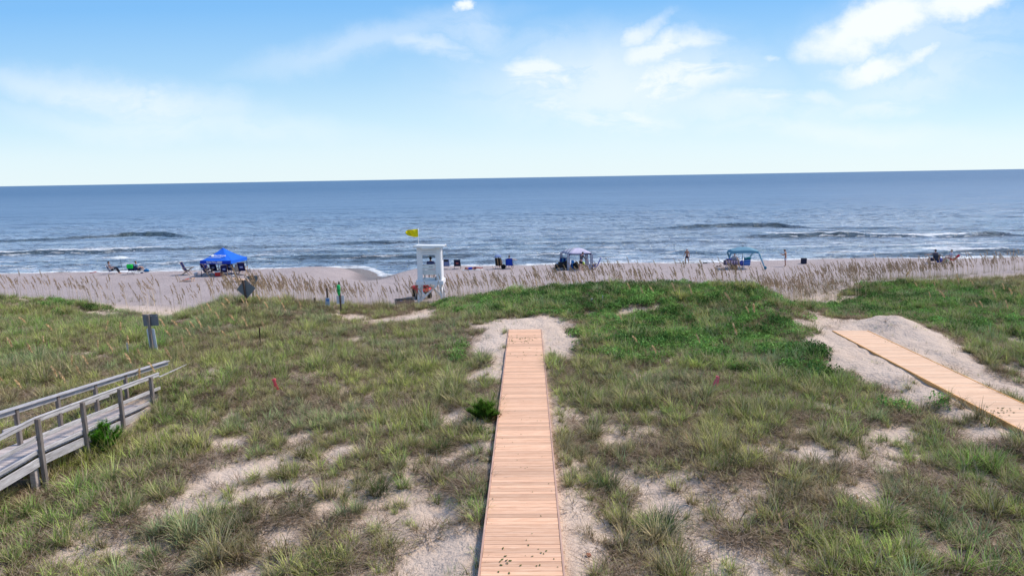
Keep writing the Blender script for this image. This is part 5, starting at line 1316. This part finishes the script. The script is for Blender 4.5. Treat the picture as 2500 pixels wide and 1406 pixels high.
# navy chairs round the tent
m_patch = paint((.25, .33, .62), .7); grp = 'navy beach chairs at the blue tent'
def nchair(px, py, rz_, label, patch=True, sc=1.0):
    t_ = beach_chair(label, B(px, py), rz_, navy, m_beech, sh=.40, bh=.80, recl=.40, group=grp, head=None, back_label=m_patch if patch else None); t_.scale = (1.0 * sc,) * 3; return t_
nchair(460, 671, -1.45, 'navy beach chair standing alone left of the blue tent', sc=1.15)
nchair(508, 674, -.75, 'navy beach chair under the tent behind the left front leg', sc=1.1)
nchair(527, 671, -.05, 'navy beach chair facing the sea behind the red cooler', sc=1.1)
nchair(547, 674, .5, 'navy beach chair under the tent just right of the red cooler', sc=1.0)
nchair(568, 669, -.1, 'navy beach chair behind the right front leg of the tent', sc=1.1)
nchair(594, 671, .1, 'navy beach chair facing the sea at the right end of the tent', sc=1.15)
# red cooler
def cooler(px, py, label, c1, c2, w_=.62, h_=.36, d_=.36, rz_=.1):
    p_ = B(px, py); t_ = thing('cooler', label, 'cooler', p_, rz_)
    MB().box((0, 0, h_ / 2), (w_, d_, h_), None, .025).build('box', c1, t_); MB().box((0, 0, h_ + .05), (w_ + .03, d_ + .03, .10), None, .03).build('lid', c2, t_)
    for s in (-1, 1): MB().tube([(s * (w_ / 2 + .01), -.1, h_ * .75), (s * (w_ / 2 + .05), -.1, h_ * .7), (s * (w_ / 2 + .05), .1, h_ * .7), (s * (w_ / 2 + .01), .1, h_ * .75)], .012, 6).build('handle', c2, t_, True)
    return t_
cooler(534.5, 674, 'red cooler with white lid on the sand in front of the blue tent', paint((.62, .02, .02), .35, .4, .04, 3), paint((.82, .82, .80), .4, .4, .04, 3))
def bucket(px, py, label, s=1.0):
    p_ = B(px, py); t_ = thing('bucket', label, 'bucket', p_, 0, 'white anchor buckets of the blue tent'); t_.scale = (s,) * 3
    MB().lathe([(.13, 0), (.16, .30), (.175, .31), (.175, .335), (.15, .335), (.145, .27), (.02, .27)], (0, 0, 0), 18).build('pail', paint((.80, .81, .84), .4, .4, .03, 3), t_, True)
    MB().tube([(-.17, 0, .31), (-.12, .05, .40), (0, .07, .43), (.12, .05, .40), (.17, 0, .31)], .006, 5).build('bail', m_whal, t_, True)
bucket(478.5, 675, 'white bucket hanging by the left front leg of the blue tent', 1.1); bucket(609, 665, 'white bucket at the far right leg of the blue tent', 1.1)
p_ = B(570, 675.5); o = MB().ball((0, 0, .09), (.20, .14, .10), 10, 7).ball((.14, -.02, .07), (.12, .10, .08), 10, 6).build('white_bag', paint((.78, .79, .84), .7), None, True); o.location = p_; tag(o, 'white bag lying at the foot of the right front tent leg', 'bag')
p_ = B(504, 668); person('person in a red cap sitting in the shade at the left of the blue tent', p_ , -.3, sit(.30, .3), skin3, None, fabric((.06, .07, .25)), navy, hat=fabric((.5, .03, .04)))
person('sunburnt person in pale towel sitting between two navy chairs at the right of the tent', B(583, 669), .1, sit(.34, .25), paint((.60, .25, .20), .6), hair_b, fabric((.55, .50, .47)), fabric((.5, .46, .42)))
MBc = beach_chair('small pale chair under the sunburnt person by the right of the tent', B(583, 669), .1, fabric((.60, .55, .50)), m_whal, sh=.30, bh=.5, kind='tube')
p_ = B(555, 667); o = MB().sheet([[(-.35 + .7 * i / 4, .02 * math.sin(i * 2 + j), 1.05 - .45 * j / 4) for i in range(5)] for j in range(5)], .01).build('beach_towel', fabric((.45, .55, .58)), None, True); 
tc_ = thing('beach_chair', 'x', 'x', (0, 0, 0)); bpy.data.objects.remove(tc_); bpy.data.objects.remove(o)
beach_chair('pale blue grey folding chair at the back of the blue tent', B(554, 667), .05, fabric((.42, .52, .56)), m_whal, sh=.42, bh=.62, recl=.2, kind='tube')

# cornhole boards
def cornhole(px, py, rz_, label, bags):
    p_ = B(px, py); t_ = thing('cornhole_board', label, 'game board', p_, rz_, 'wooden cornhole boards on the beach'); sl_ = .2
    R = Matrix.Rotation(-sl_, 3, 'Y'); m = MB(); n = 20; hw_, hh_ = .61, .305
    ring = [(.36 + .08 * math.cos(2 * PI * k / n), .08 * math.sin(2 * PI * k / n)) for k in range(n)]; out = []
    for k in range(n):
        a = 2 * PI * k / n; c_, s_ = math.cos(a), math.sin(a); q_ = min((hw_ - .36 if c_ > 0 else hw_ + .36) / max(abs(c_), 1e-6), hh_ / max(abs(s_), 1e-6)); out.append((.36 + c_ * q_, s_ * q_))
    L_ = lambda x, y, z: Vector((0, 0, .19)) + R @ Vector((x, y, z))
    vs = [L_(x, y, 0) for x, y in ring] + [L_(x, y, 0) for x, y in out] + [L_(x, y, -.03) for x, y in ring] + [L_(x, y, -.03) for x, y in out]; fs = []
    for k in range(n):
        j = (k + 1) % n; fs += [(k, n + k, n + j, j), (2 * n + k, 2 * n + j, 3 * n + j, 3 * n + k), (k, j, 2 * n + j, 2 * n + k), (n + k, 3 * n + k, 3 * n + j, n + j)]
    meshobj('board', vs, fs, m_newy, t_)
    for s in (-1, 1): MB().bar(L_(.5, s * .26, -.03), (.5, s * .26, 0), .04, .06, .004, up=(0, 1, 0)).build('leg', m_newy, t_)
    for s in (-1, 1): MB().bar(L_(-.6, s * .28, -.05), L_(.6, s * .28, -.05), .03, .06).build('side_rail', m_newy, t_)
    for bx, by, col, lb in bags:
        o = MB().box((0, 0, .022), (.17, .15, .044), None, .018).build('bean_bag', paint(col, .8), None, True); q_ = Matrix.Rotation(rz_, 3, 'Z') @ L_(bx, by, 0); o.location = p_ + q_ + Vector((0, 0, .001)); o.rotation_euler = (0, -sl_, rz_ + bx); tag(o, lb, 'bean bag')
cornhole(457, 687, .05, 'wooden cornhole board with red bean bags left of the tent', [(-.10, .05, (.55, .02, .03), 'red bean bag at the middle of the left cornhole board'), (.12, -.06, (.55, .02, .03), 'red bean bag right of the middle on the left cornhole board'), (-.36, .1, (.04, .04, .16), 'dark blue bean bag at the high end of the left cornhole board'), (.26, .1, (.04, .04, .10), 'dark bean bag near the low end of the left cornhole board')])
cornhole(588, 687, PI + .05, 'wooden cornhole board half hidden by sea oats near the diamond sign', [])

# ------------------------------------------------------------------ pair on the far left
m_par = paint((.88, .92, .92), .5, .3, .06, 4, 'umbrella_cloth', tr=.3)
p_ = B(299, 660); um = thing('beach_umbrella', 'pale translucent beach umbrella standing on the far left', 'umbrella', p_)
sc_ = 65.0 / F; top = Vector(((291.5 - 299) * sc_, 0, D(291, 626, p_.y).z - p_.z))
MB().tube([(0, 0, -.1), (-.10, 0, top.z * .6), top + Vector((0, 0, .03))], .020, 8).build('pole', m_dark, um, True)
rows = []
R_ = 1.02
for k in range(7):
    a = k / 6 * 1.15; rows.append([top + Vector((R_ * math.sin(a) / math.sin(1.15) * math.cos(b), R_ * math.sin(a) / math.sin(1.15) * math.sin(b), .40 * (math.cos(a) - 1) * 1.0 + (.03 * math.cos(b * 8) * (k / 6) ** 2))) for b in (2 * PI * j / 32 for j in range(33))])
MB().sheet(rows, .004).build('canopy', m_par, um, True)
for j in range(8): b_ang = 2 * PI * j / 8 + PI / 8; MB().tube([top + Vector((0, 0, -.03)), top + Vector((R_ * math.cos(b_ang) * .98, R_ * math.sin(b_ang) * .98, -.27))], .005, 4).build('rib', m_whal, um)
pc = B(274, 669); cch = beach_chair('white framed grey beach chair under the man by the umbrella', pc, -1.35, fabric((.28, .30, .40)), m_whal, sh=.36, bh=.62, recl=.42, kind='tube')
J = sit(.36, .42, .10, feet=.55); person('seated man in grey shirt and dark trousers beside the pale umbrella', pc, -1.35, J, skin2, hair_d, fabric((.17, .165, .21)), fabric((.012, .012, .022)), long=True)
p_ = B(325, 669); ch = beach_chair('navy chair with a bright green towel over its back on the far left', p_, -.08, navy, m_dark, sh=.40, bh=.66, recl=.15, kind='tube', w_=.66)
for_t = Vector((0, -.20 - math.sin(.15) * .66, .34 + math.cos(.15) * .66)); R = Matrix.Rotation(-.08, 3, 'Z')
rows = [[R @ (for_t + Vector((x * .31, -.10 - .03 * math.sin(x * 4) + .10 * (k == 0), .03 - .11 * k + (.0 if k else -.05)))) for x in (-1, -.6, -.2, .2, .6, 1)] for k in range(5)]
o = MB().sheet(rows, .012).build('green_towel', fabric((.02, .62, .08)), None, True); o.location = p_; tag(o, 'bright green towel draped over the back of a navy chair', 'towel')
pp = B(337.5, 664); person('person in light blue shirt sitting right of the green towel chair', pp, -.4, sit(.22, .35, .1), skin1, hair_b, fabric((.45, .60, .75)), fabric((.02, .03, .10)))
beach_chair('low navy chair under the person in the light blue shirt', pp, -.4, navy, m_dark, sh=.22, bh=.5, recl=.35, kind='tube')
def soft_bag(px, py, label, col, r=(.28, .18, .17), z=.13, handle=True):
    p_ = B(px, py); t_ = thing('beach_bag', label, 'bag', p_); m_ = fabric(col)
    MB().tube([(-r[0] * .9, 0, z * .8), (-r[0] * .5, 0, z), (0, .01, z * 1.12), (r[0] * .5, 0, z), (r[0] * .9, 0, z * .85)], [r[2] * .45, r[2] * .85, r[2] * .98, r[2] * .9, r[2] * .45], 10).build('bag_body', m_, t_, True)
    if handle: MB().tube([(-r[0] * .4, 0, z * 1.7), (-r[0] * .2, 0, z * 2.5), (r[0] * .2, 0, z * 2.5), (r[0] * .4, 0, z * 1.7)], .012, 5).build('handle', m_, t_, True)
    return t_
soft_bag(358, 664, 'blue beach bag on the sand right of the green towel chair', (.03, .17, .38))
p_ = B(335, 668); o = MB().lathe([(.02, .012), (.20, .012), (.235, .03), (.24, .045), (.22, .05), (.19, .03), (.02, .028)], (0, 0, 0), 20, sx=1.3).build('white_tray', m_white, None, True); o.location = p_; tag(o, 'flat white tray on the sand by the green towel chair', 'tray')
p_ = B(346, 667); o = MB().ball((0, 0, .05), (.16, .10, .07), 10, 6).ball((.1, 0, .07), (.07, .07, .06), 8, 5).build('small_bundle', navy, None, True); o.location = p_; tag(o, 'small dark blue bundle between the green towel chair and blue bag', 'bundle')
p_ = B(227, 667); o = MB().tube([(-.32, 0, .05), (0, 0, .08), (.34, .02, .15)], [.03, .035, .03], 8).build('red_noodle', paint((.55, .06, .05), .6), None, True); o.location = p_; tag(o, 'short red foam stick on the sand at the far left', 'foam stick')

# ------------------------------------------------------------------ right of the tower
p_ = B(1091, 657); t_ = beach_chair('pale blue chair with a side pocket just right of the tower', p_, -.1, fabric((.17, .22, .40)), m_whal, w_=.62, sh=.36, bh=.72, recl=.2, kind='tube', head=m_black, canopy=None)
p_ = B(1117, 656.5); beach_chair('dark navy high backed chair with a reddish pouch right of the tower', p_, .0, fabric((.02, .02, .045)), m_dark, w_=.60, sh=.34, bh=.66, recl=.2, kind='tube', back_label=paint((.35, .10, .09), .7))
p_ = B(1155, 659)
J = dict(pelvis=V3(0, 0, .13), chest=V3(0, -.42, .13), neck=V3(0, -.56, .14), head=V3(0, -.70, .15), look=V3(0, .2, 1))
for s, g_ in (('L', -1), ('R', 1)):
    J['sh' + s] = V3(.18 * g_, -.48, .13); J['el' + s] = V3(.26 * g_, -.66, .10); J['wr' + s] = V3(.12 * g_, -.80, .07); J['hp' + s] = V3(.10 * g_, .04, .12); J['kn' + s] = V3(.14 * g_, .42, .17); J['an' + s] = V3(.15 * g_, .80, .09); J['to' + s] = V3(.15 * g_, .86, .21)
person('person lying flat on the sand on a white towel right of the dark chair', p_ + Vector((.05, 0, .03)), -PI / 2 + .1, J, paint((.42, .14, .12), .6), hair_b, fabric((.03, .05, .35)), fabric((.10, .02, .03)))
o = MB().sheet([[(-1.0 + 1.9 * i / 8, -.38 + .76 * j / 4, .02 + .02 * math.sin(i * 1.7 + j)) for j in range(5)] for i in range(9)], .012).build('white_towel', fabric((.75, .75, .76)), None, True); o.location = p_; tag(o, 'white towel spread under the person lying down', 'towel')
p_ = B(1219, 656); beach_chair('tan and black beach chair with a blue white sunshade hood', p_, -.25, striped((.30, .20, .11), (.02, .02, .02), 3.6, 0, .3, duty=.3), m_dark, w_=.60, sh=.36, bh=.80, recl=.28, kind='tube', canopy=fabric((.20, .27, .48)))
person('person with bare arms sitting in the tan and black chair under its hood', p_, -.25, sit(.36, .28, .02), skin2, hair_d, fabric((.05, .03, .03)), fabric((.06, .03, .03)))
p_ = B(1244, 656); beach_chair('bright blue folding chair with a reader in it right of the black bag', p_, -.12, royal, m_dark, w_=.66, sh=.38, bh=.68, recl=.22, kind='tube')
J = sit(.38, .22, .02); J['elR'] = J['shR'] + V3(.24, .12, -.06); J['wrR'] = J['elR'] + V3(.22, .12, -.04)
person('person in the bright blue chair with one arm stretched out to the right', p_, -.12, J, skin3, hair_b, fabric((.05, .06, .25)), navy)
soft_bag(1229, 656.5, 'black rucksack on the sand between the two occupied chairs', (.012, .012, .015), (.22, .2, .26), .17); 
p_ = B(1235, 652); o = MB().tube([(0, 0, 0), (0, 0, .16), (0, 0, .22)], [.05, .05, .03], 10).build('white_bottle', m_white, None, True); o.location = p_; tag(o, 'white bottle standing beside the black rucksack', 'bottle')

# ------------------------------------------------------------------ striped cabana
p_ = B(1388, 660); cab = thing('striped_cabana', 'navy and white striped beach cabana with striped fabric legs', 'cabana', p_, 0)
k_ = p_.y / F; h1 = D(1388, 620, p_.y).z - p_.z
m_s1 = striped((.02, .03, .14), (.76, .77, .82), 9, 2); m_s2 = striped((.02, .03, .14), (.74, .75, .80), 8.5, 0); m_s3 = striped((.45, .42, .62), (.66, .62, .72), 8, 0)
fl, fr = Vector((0, 0, 0)), Vector(((1445.5 - 1388) * k_, .25, 0)); dpt = 2.1; bl, br = Vector(((1374.5 - 1388) * k_ * 1.04, dpt, 0)), Vector(((1437 - 1388) * k_ * 1.04, dpt + .2, 0)); pkc = (fl + fr + bl + br) / 4
pkz = D(1408, 605.5, p_.y + 1.1).z - p_.z
cs = [fl, fr, br, bl]
for i in range(4):
    a, b = cs[i], cs[(i + 1) % 4]; rows = []
    for k in range(7):
        f = k / 6; hh = h1 + (pkz - h1) * math.sin(f * PI / 2) ** .9; A_, B_ = a.lerp(pkc, f), b.lerp(pkc, f); rows.append([Vector((*A_.lerp(B_, j / 6).xy, hh - .05 * (1 - f) * math.sin(PI * j / 6))) for j in range(7)])
    MB().sheet(rows, .008).build('roof_panel', m_s3 if i == 0 else m_s2, cab, True)
    MB().sheet([[a.lerp(b, j / 6) + Vector((0, 0, h1 + .01 - .13 * k / 2 - .05 * math.sin(PI * j / 6) * (1 - k / 2))) for j in range(7)] for k in range(3)], .006).build('roof_border', navy if i == 0 else m_s2, cab)
for i, c in enumerate(cs):
    w_ = .14; g0 = hz(p_.x + c.x, p_.y + c.y) - p_.z
    MB().tube([c + Vector((0, 0, g0)), c + Vector((0, 0, h1 - .02))], .012, 6).build('pole', m_whal, cab)
    MB().sheet([[c + Vector((x, .02 + .03 * math.sin(k * 2 + x * 9), g0 + (h1 - g0 - .1) * k / 10)) for x in (-w_, 0, w_)] for k in range(11)], .006).build('leg_wrap', m_s1, cab)
# striped anchor sash
MB().sheet([[(fr + Vector((-.45 + x + .32 * k / 6, -.1, 1.15 - 1.1 * k / 6))) for x in (-.07, .07)] for k in range(7)], .006).build('anchor_sash', m_s1, cab)
J = stand(.30, .06, .18, (V3(-.05, .06, -.27), V3(.0, .10, -.25)), (V3(.08, .14, -.25), V3(.05, .22, -.18)))
person('man in a long sleeved grey shirt bending forward under the striped cabana', B(1418, 661), -.9, J, paint((.62, .30, .24), .6), hair_d, fabric((.10, .10, .125)), fabric((.02, .025, .05)), sleeves=True)
# wagon
def wagon(px, py, rz_):
    p_ = B(px, py); t_ = thing('beach_wagon', 'black folding wagon full of gear at the left of the striped cabana', 'wagon', p_, rz_)
    for sx_ in (-.42, .42):
        for sy_ in (-.28, .28):
            w_ = MB().lathe([(.05, -.05), (.125, -.05), (.13, 0), (.125, .05), (.05, .05)], (sx_, sy_, .13), 16, rot=Matrix.Rotation(PI / 2, 3, 'X')).build('wheel', m_black, t_, True)
            MB().lathe([(.02, -.055), (.05, -.056), (.05, .056), (.02, .055)], (sx_, sy_, .13), 8, rot=Matrix.Rotation(PI / 2, 3, 'X')).build('hub', m_whal, w_, True)
    m_ = fabric((.012, .013, .016)); MB().box((0, -.26, .42), (1.0, .02, .30), None, .005).build('side_panel', m_, t_); MB().box((0, .26, .42), (1.0, .02, .30), None, .005).build('side_panel', m_, t_)
    MB().box((-.5, 0, .42), (.02, .5, .30), None, .005).build('end_panel', m_, t_); MB().box((.5, 0, .42), (.02, .5, .30), None, .005).build('end_panel', m_, t_); MB().box((0, 0, .27), (.98, .5, .02)).build('floor_panel', m_, t_)
    e = MB()
    for s in (-1, 1): e.tube([(-.5, .26 * s, .58), (.5, .26 * s, .58)], .012, 6)
    e.tube([(-.5, -.27, .58), (-.5, .27, .58)], .012, 6).tube([(.5, -.27, .58), (.5, .27, .58)], .012, 6); e.build('frame', m_dark, t_)
    MB().tube([(-.5, 0, .30), (-.85, 0, .75)], .012, 6).tube([(-.85, -.1, .75), (-.85, .1, .75)], .015, 6).build('pull_handle', m_dark, t_)
    return p_
wp = wagon(1369, 660, .1)
def lumps(name, base, items, label, cat_):
    for i, (dx, dy, dz, r, col, lb) in enumerate(items):
        g_ = random.Random(i + int(dx * 100)); m = MB(); m.ball((0, 0, 0), r, 12, 8); o = m.build(name, fabric(col), None, True)
        for v in o.data.vertices: v.co *= 1 + .12 * math.sin(v.co.x * 17 + i) + .10 * math.sin(v.co.z * 23 + v.co.y * 19)
        o.location = base + Vector((dx, dy, dz)); tag(o, lb, cat_)
lumps('gear_bag', wp, [(.12, 0, .62, (.40, .20, .17), (.015, .016, .02), 'black stuffed bag heaped in the folding wagon'), (-.22, 0, .50, (.22, .2, .14), (.10, .085, .10), 'dim purple bag low in the folding wagon')], '', 'bag')
cb = B(1383, 659); lumps('gear_bag', cb, [(0, .3, .42, (.24, .22, .44), (.035, .032, .028), 'tall dark camouflage bag right of the wagon'), (.95, .4, .33, (.34, .25, .35), (.03, .032, .03), 'dark camouflage bag under the middle of the cabana'), (.50, .15, .28, (.15, .15, .30), (.02, .10, .30), 'blue stuffed sack right of the front cabana leg'), (.60, .1, .72, (.16, .13, .16), (.05, .25, .62), 'bright blue bundle on top of the blue sack')], '', 'bag')
p_ = B(1423.5, 656); o = MB().ball((0, 0, .17), .17, 14, 10).build('beach_ball', paint((.55, .85, .05), .4), None, True); o.location = p_ + Vector((0, .1, .32)); tag(o, 'yellow green beach ball on a dark stool right of the bending man', 'ball')
t_ = thing('stool', 'low dark folding stool carrying the yellow green ball', 'stool', p_ + Vector((0, .1, 0))); MB().box((0, 0, .31), (.34, .3, .02), None, .006).build('seat', m_black, t_)
for s in (-1, 1): MB().tube([(-.16, .13 * s, 0), (.16, .13 * s, .30)], .01, 5).build('leg', m_dark, t_); MB().tube([(.16, .13 * s, 0), (-.16, .13 * s, .30)], .01, 5).build('leg', m_dark, t_)
beach_chair('blue chair with teal pattern standing behind the black wagon', B(1373, 655), .25, striped((.02, .03, .25), (.08, .28, .48), 3, 0), m_dark, w_=.6, sh=.42, bh=.70, recl=.3, kind='tube')
beach_chair('second blue chair partly hidden at the back left of the cabana', B(1366, 653), .6, fabric((.05, .20, .42)), m_dark, w_=.5, sh=.42, bh=.66, recl=.35, kind='tube')
beach_chair('tall royal blue reclining chair right of the striped cabana', B(1452, 658), 1.25, royal, m_whal, w_=.58, sh=.34, bh=.95, recl=.42, kind='tube')
beach_chair('low striped chair at the right leg of the cabana', B(1444, 657), .9, striped((.08, .04, .20), (.45, .42, .60), 10, 0), m_dark, w_=.6, sh=.24, bh=.42, recl=.5, kind='tube')

# ------------------------------------------------------------------ teal cabana
p_ = B(1812, 655); tc_ = thing('teal_sunshade', 'teal beach sunshade with four stretched fabric legs and a centre pole', 'sunshade', p_); k_ = p_.y / F
m_tl = fabric((.27, .50, .64), tr=.35); m_tl2 = fabric((.15, .36, .50), tr=.2)
pz = D(1812, 603, p_.y).z - p_.z; ez = D(1812, 613, p_.y).z - p_.z
MB().tube([(0, 0, -.1), (0, 0, pz + .04)], .022, 8).build('centre_pole', m_dark, tc_, True); MB().ball((0, 0, pz + .07), .05, 10, 8).build('finial', m_dark, tc_, True)
ang = [math.radians(a) for a in (205, 335, 25, 155)]; RR = 1.38; cr = [Vector((RR * math.cos(a) * (1.0), RR * math.sin(a) * .95, 0)) for a in ang]
for i in range(4):
    a, b = cr[i], cr[(i + 1) % 4]; rows = []
    for k in range(7):
        f = k / 6; rows.append([Vector((*(a.lerp(b, j / 6) * (1 - f)).xy, ez + (pz - ez) * math.sin(f * PI / 2) + .10 * (1 - f) * math.sin(PI * j / 6) * (1 if i % 2 else .4))) for j in range(7)])
    MB().sheet(rows, .006).build('roof_panel', m_tl, tc_, True)
    MB().sheet([[a.lerp(b, j / 6) + Vector((0, 0, ez + .10 * math.sin(PI * j / 6) * (1 if i % 2 else .4) - .18 * k / 2)) for j in range(7)] for k in range(3)], .005).build('roof_border', m_tl2, tc_)
ends = [((1770 - 1812) * k_, -.6, .55), ((1860 - 1812) * k_, -.9, .02), ((1836.5 - 1812) * k_, 1.6, .35), ((1797 - 1812) * k_, 1.5, .3)]
for c, e_ in zip(cr, ends):
    e_ = Vector(e_); a = c + Vector((0, 0, ez - .08)); sd_ = (e_ - a).cross(Vector((0, 1, 0))).normalized()
    MB().sheet([[a.lerp(e_, k / 6) + sd_ * x * (.08 - .03 * k / 6) for x in (-1, 0, 1)] for k in range(7)], .006).build('fabric_leg', m_tl2 if e_.x < 0 else m_tl, tc_, True)
    if e_.z > .1: MB().tube([e_, (e_.x * 1.12, e_.y, 0)], .008, 5).build('anchor_cord', m_dark, tc_)
for e_, lb in ((Vector(ends[1]), 'teal sandbag at the right front corner of the teal sunshade'), (Vector(ends[2]) * 1.0, 'dark teal sandbag hanging at the rear of the teal sunshade')):
    o = MB().ball((0, 0, 0), (.13, .12, .15), 10, 8).build('sandbag', fabric((.05, .18, .25)), None, True); o.location = p_ + Vector((e_.x, e_.y, .13 if e_.z < .1 else .26)); tag(o, lb, 'sandbag')
# cart with large wheels
p_ = B(1792, 657.5); ct = thing('beach_cart', 'beach cart with big black wheels and chequered side under the teal sunshade', 'cart', p_, 0)
for sy_ in (-.30, .30):
    w_ = MB().lathe([(.13, -.07), (.20, -.07), (.215, 0), (.20, .07), (.13, .07)], (0, sy_, .215), 20, rot=Matrix.Rotation(PI / 2, 3, 'X')).build('wheel', m_black, ct, True)
    MB().lathe([(.02, -.075), (.09, -.06), (.09, .06), (.02, .075)], (0, sy_, .215), 12, rot=Matrix.Rotation(PI / 2, 3, 'X')).build('rim', paint((.35, .20, .17), .5), w_, True)
mch, nt_, b_s = mat('plaid'); t0 = nt_.nodes.new('ShaderNodeTexCoord'); s0 = nt_.nodes.new('ShaderNodeSeparateXYZ'); L(nt_, t0.outputs['Object'], s0.inputs[0])
g1 = mth(nt_, 'GREATER_THAN', mth(nt_, 'FRACT', mth(nt_, 'MULTIPLY', s0.outputs[0], 4.2)), .38); g2 = mth(nt_, 'GREATER_THAN', mth(nt_, 'FRACT', mth(nt_, 'MULTIPLY_ADD', s0.outputs[2], 3.4, .2)), .30)
L(nt_, mixc(nt_, mth(nt_, 'MULTIPLY', g1, g2), (.03, .02, .07), (.48, .38, .50)), b_s.inputs['Base Color'])
MB().box((-.25, 0, .66), (1.30, .62, .40), Matrix.Rotation(-.03, 3, 'Y'), .03).build('cargo_side', mch, ct); MB().box((-.22, 0, .435), (1.45, .5, .04), None, .005).build('bed', m_dark, ct)
MB().tube([(-.85, .2, .50), (-1.45, .2, .82), (-1.45, -.2, .82), (-.85, -.2, .50)], .016, 6).build('push_handle', m_dark, ct); MB().tube([(-.55, -.2, .42), (-.85, -.2, 0)], .018, 6).build('leg', m_dark, ct); MB().tube([(-.55, .2, .42), (-.85, .2, 0)], .018, 6).build('leg', m_dark, ct)
MB().tube([(-.6, -.29, .25), (-.1, -.29, .22)], .012, 6).build('strut', m_dark, ct)
lumps('gear_bag', p_, [(-.45, 0, .92, (.30, .22, .08), (.06, .07, .26), 'navy folded cloth on top of the beach cart'), (.72, .15, .55, (.34, .22, .24), (.10, .12, .45), 'blue white patterned bag right of the beach cart'), (.36, -.42, .16, (.12, .10, .16), (.22, .48, .68), 'light blue pouch on the sand beside the cart wheel')], '', 'bag')
p_ = B(1821, 657); ch = beach_chair('white framed chair striped in blue under the right side of the teal shade', p_, 0, striped((.02, .12, .42), (.20, .32, .68), 4.2, 2, .35, duty=.68), m_whal, w_=.62, sh=.42, bh=.72, recl=.12, kind='tube')
o = MB().sheet([[p_ + Vector((x * .31, -.20 - .09 - .05 + .02 * math.sin(x * 7) + (.08 if k == 0 else 0), 1.12 - .07 * k + .03 * math.sin(x * 3))) for x in (-1, -.5, 0, .5, 1)] for k in range(4)], .02).build('teal_towel', fabric((.01, .13, .16)), None, True); tag(o, 'dark teal towel rolled over the top of the blue striped chair', 'towel')
pp = B(1794, 652); person('person in a pale cap sitting behind the beach cart under the teal shade', pp, -.8, sit(.45, .2), skin3, None, fabric((.65, .62, .66)), fabric((.06, .10, .30)), hat=fabric((.62, .55, .58)))
beach_chair('pale folding chair under the person in the pale cap', pp, -.8, fabric((.4, .42, .5)), m_whal, sh=.44, bh=.55, recl=.2, kind='tube')
for px, py, lb in ((1721, 643.5, 'pair of dark sandals left on the sand near the walking man'), (1754, 651.5, 'dark sandals and strap on the sand left of the beach cart')):
    q_ = B(px, py); t_ = thing('sandals', lb, 'sandals', q_)
    for s in (-1, 1): MB().box((s * .12, s * .03, .03), (.12, .27, .05), Matrix.Rotation(1.2 + s * .3, 3, 'Z'), .02).ball((s * .12, s * .03, .07), (.08, .09, .05), 8, 5).build('sandal', m_black, t_)

# ------------------------------------------------------------------ people near the water
def shore(px, z, py=None):
    """a spot on the swash slope where the sand has height z"""
    for d in np.arange(67, 95, .2):
        r_ = ray(px, 640); x = r_.x / r_.y * d
        if hz(x, d) < z: return Vector((x, d, hz(x, d)))
q_ = shore(1677, -.62); J = stand(.05, 0, .55, (V3(-.05, -.08, -.27), V3(-.02, .02, -.25)), (V3(.05, .06, -.27), V3(.0, .16, -.2)))
sc_ = (D(1677, 617.5, q_.y).z - q_.z) / 1.80; print('walker scale', sc_, q_)
person('bare chested man in white cap and dark trunks walking along the shore', q_, 2.3, J, skin2, hair_b, None, fabric((.012, .014, .05)), hat=fabric((.7, .7, .72)), sc=min(1.08, max(.95, sc_)))
q_ = B(1917, 651); J = stand(.06, .05, .05, (V3(-.08, .12, -.24), V3(.08, .24, .06)), (V3(.06, .14, -.24), V3(-.10, .23, .07)))
sc_ = (D(1916, 611, q_.y).z - q_.z) / 1.80; print('phone man', sc_)
ph = person('bare chested man in pale shorts looking at a phone above the sea oats', q_, 1.0, J, skin2, hair_b, None, fabric((.62, .62, .68)), sc=min(1.08, max(.92, sc_)))
wl = J['wrL'] * .5 + J['wrR'] * .5 + V3(0, .13, .02); o = MB().box((0, 0, 0), (.07, .01, .145), Matrix.Rotation(-.5, 3, 'X'), .003).build('phone', m_black); o.location = q_ + Matrix.Rotation(1.0, 3, 'Z') @ (wl * ph.scale.x); o.rotation_euler = (0, 0, 1.0); tag(o, 'small black phone held by the man in pale shorts', 'phone')
p_ = B(1962, 644); t_ = thing('rubbish_bin', 'dark square bin standing on the beach behind the sea oats', 'bin', p_, .1); hb_ = D(1962, 630, p_.y).z - p_.z
MB().box((0, 0, hb_ * .46), (.42, .42, hb_ * .92), None, .03).build('bin_body', fabric((.03, .032, .06)), t_); MB().box((0, 0, hb_ * .96), (.47, .47, hb_ * .07), None, .02).build('rim', m_dark, t_)
# right hand pair
p_ = B(2280, 643); beach_chair('dark low chair of the black haired person at the far right', p_, .15, fabric((.03, .04, .065)), m_dark, w_=.72, sh=.30, bh=.60, recl=.2, kind='tube')
J = sit(.30, .15, .0); J['elL'] = J['shL'] + V3(-.24, .12, -.08); J['wrL'] = J['elL'] + V3(-.2, .1, -.02)
person('black haired person seated low with arms spread at the far right', p_, .15, J, skin3, hair_d, fabric((.10, .09, .12)), navy, sc=1.08)
soft_bag(2294.5, 640.5, 'royal blue sack between the two right hand beach chairs', (.01, .05, .42), (.30, .2, .26), .17, False); soft_bag(2306, 640.5, 'pale teal sack left of the red chair', (.12, .42, .36), (.30, .2, .22), .14, False)
p_ = B(2321, 642.5); beach_chair('red beach chair with a white edge and wide headrest at the far right', p_, 1.35, fabric((.42, .015, .03)), m_whal, w_=.62, sh=.34, bh=.72, recl=.75, kind='tube', head=fabric((.5, .03, .04)))
person('person in a pale shirt and red shorts sitting upright in the red chair', p_, 1.35, sit(.34, .0, .1), skin3, hair_d, fabric((.62, .58, .66)), fabric((.45, .02, .03)))
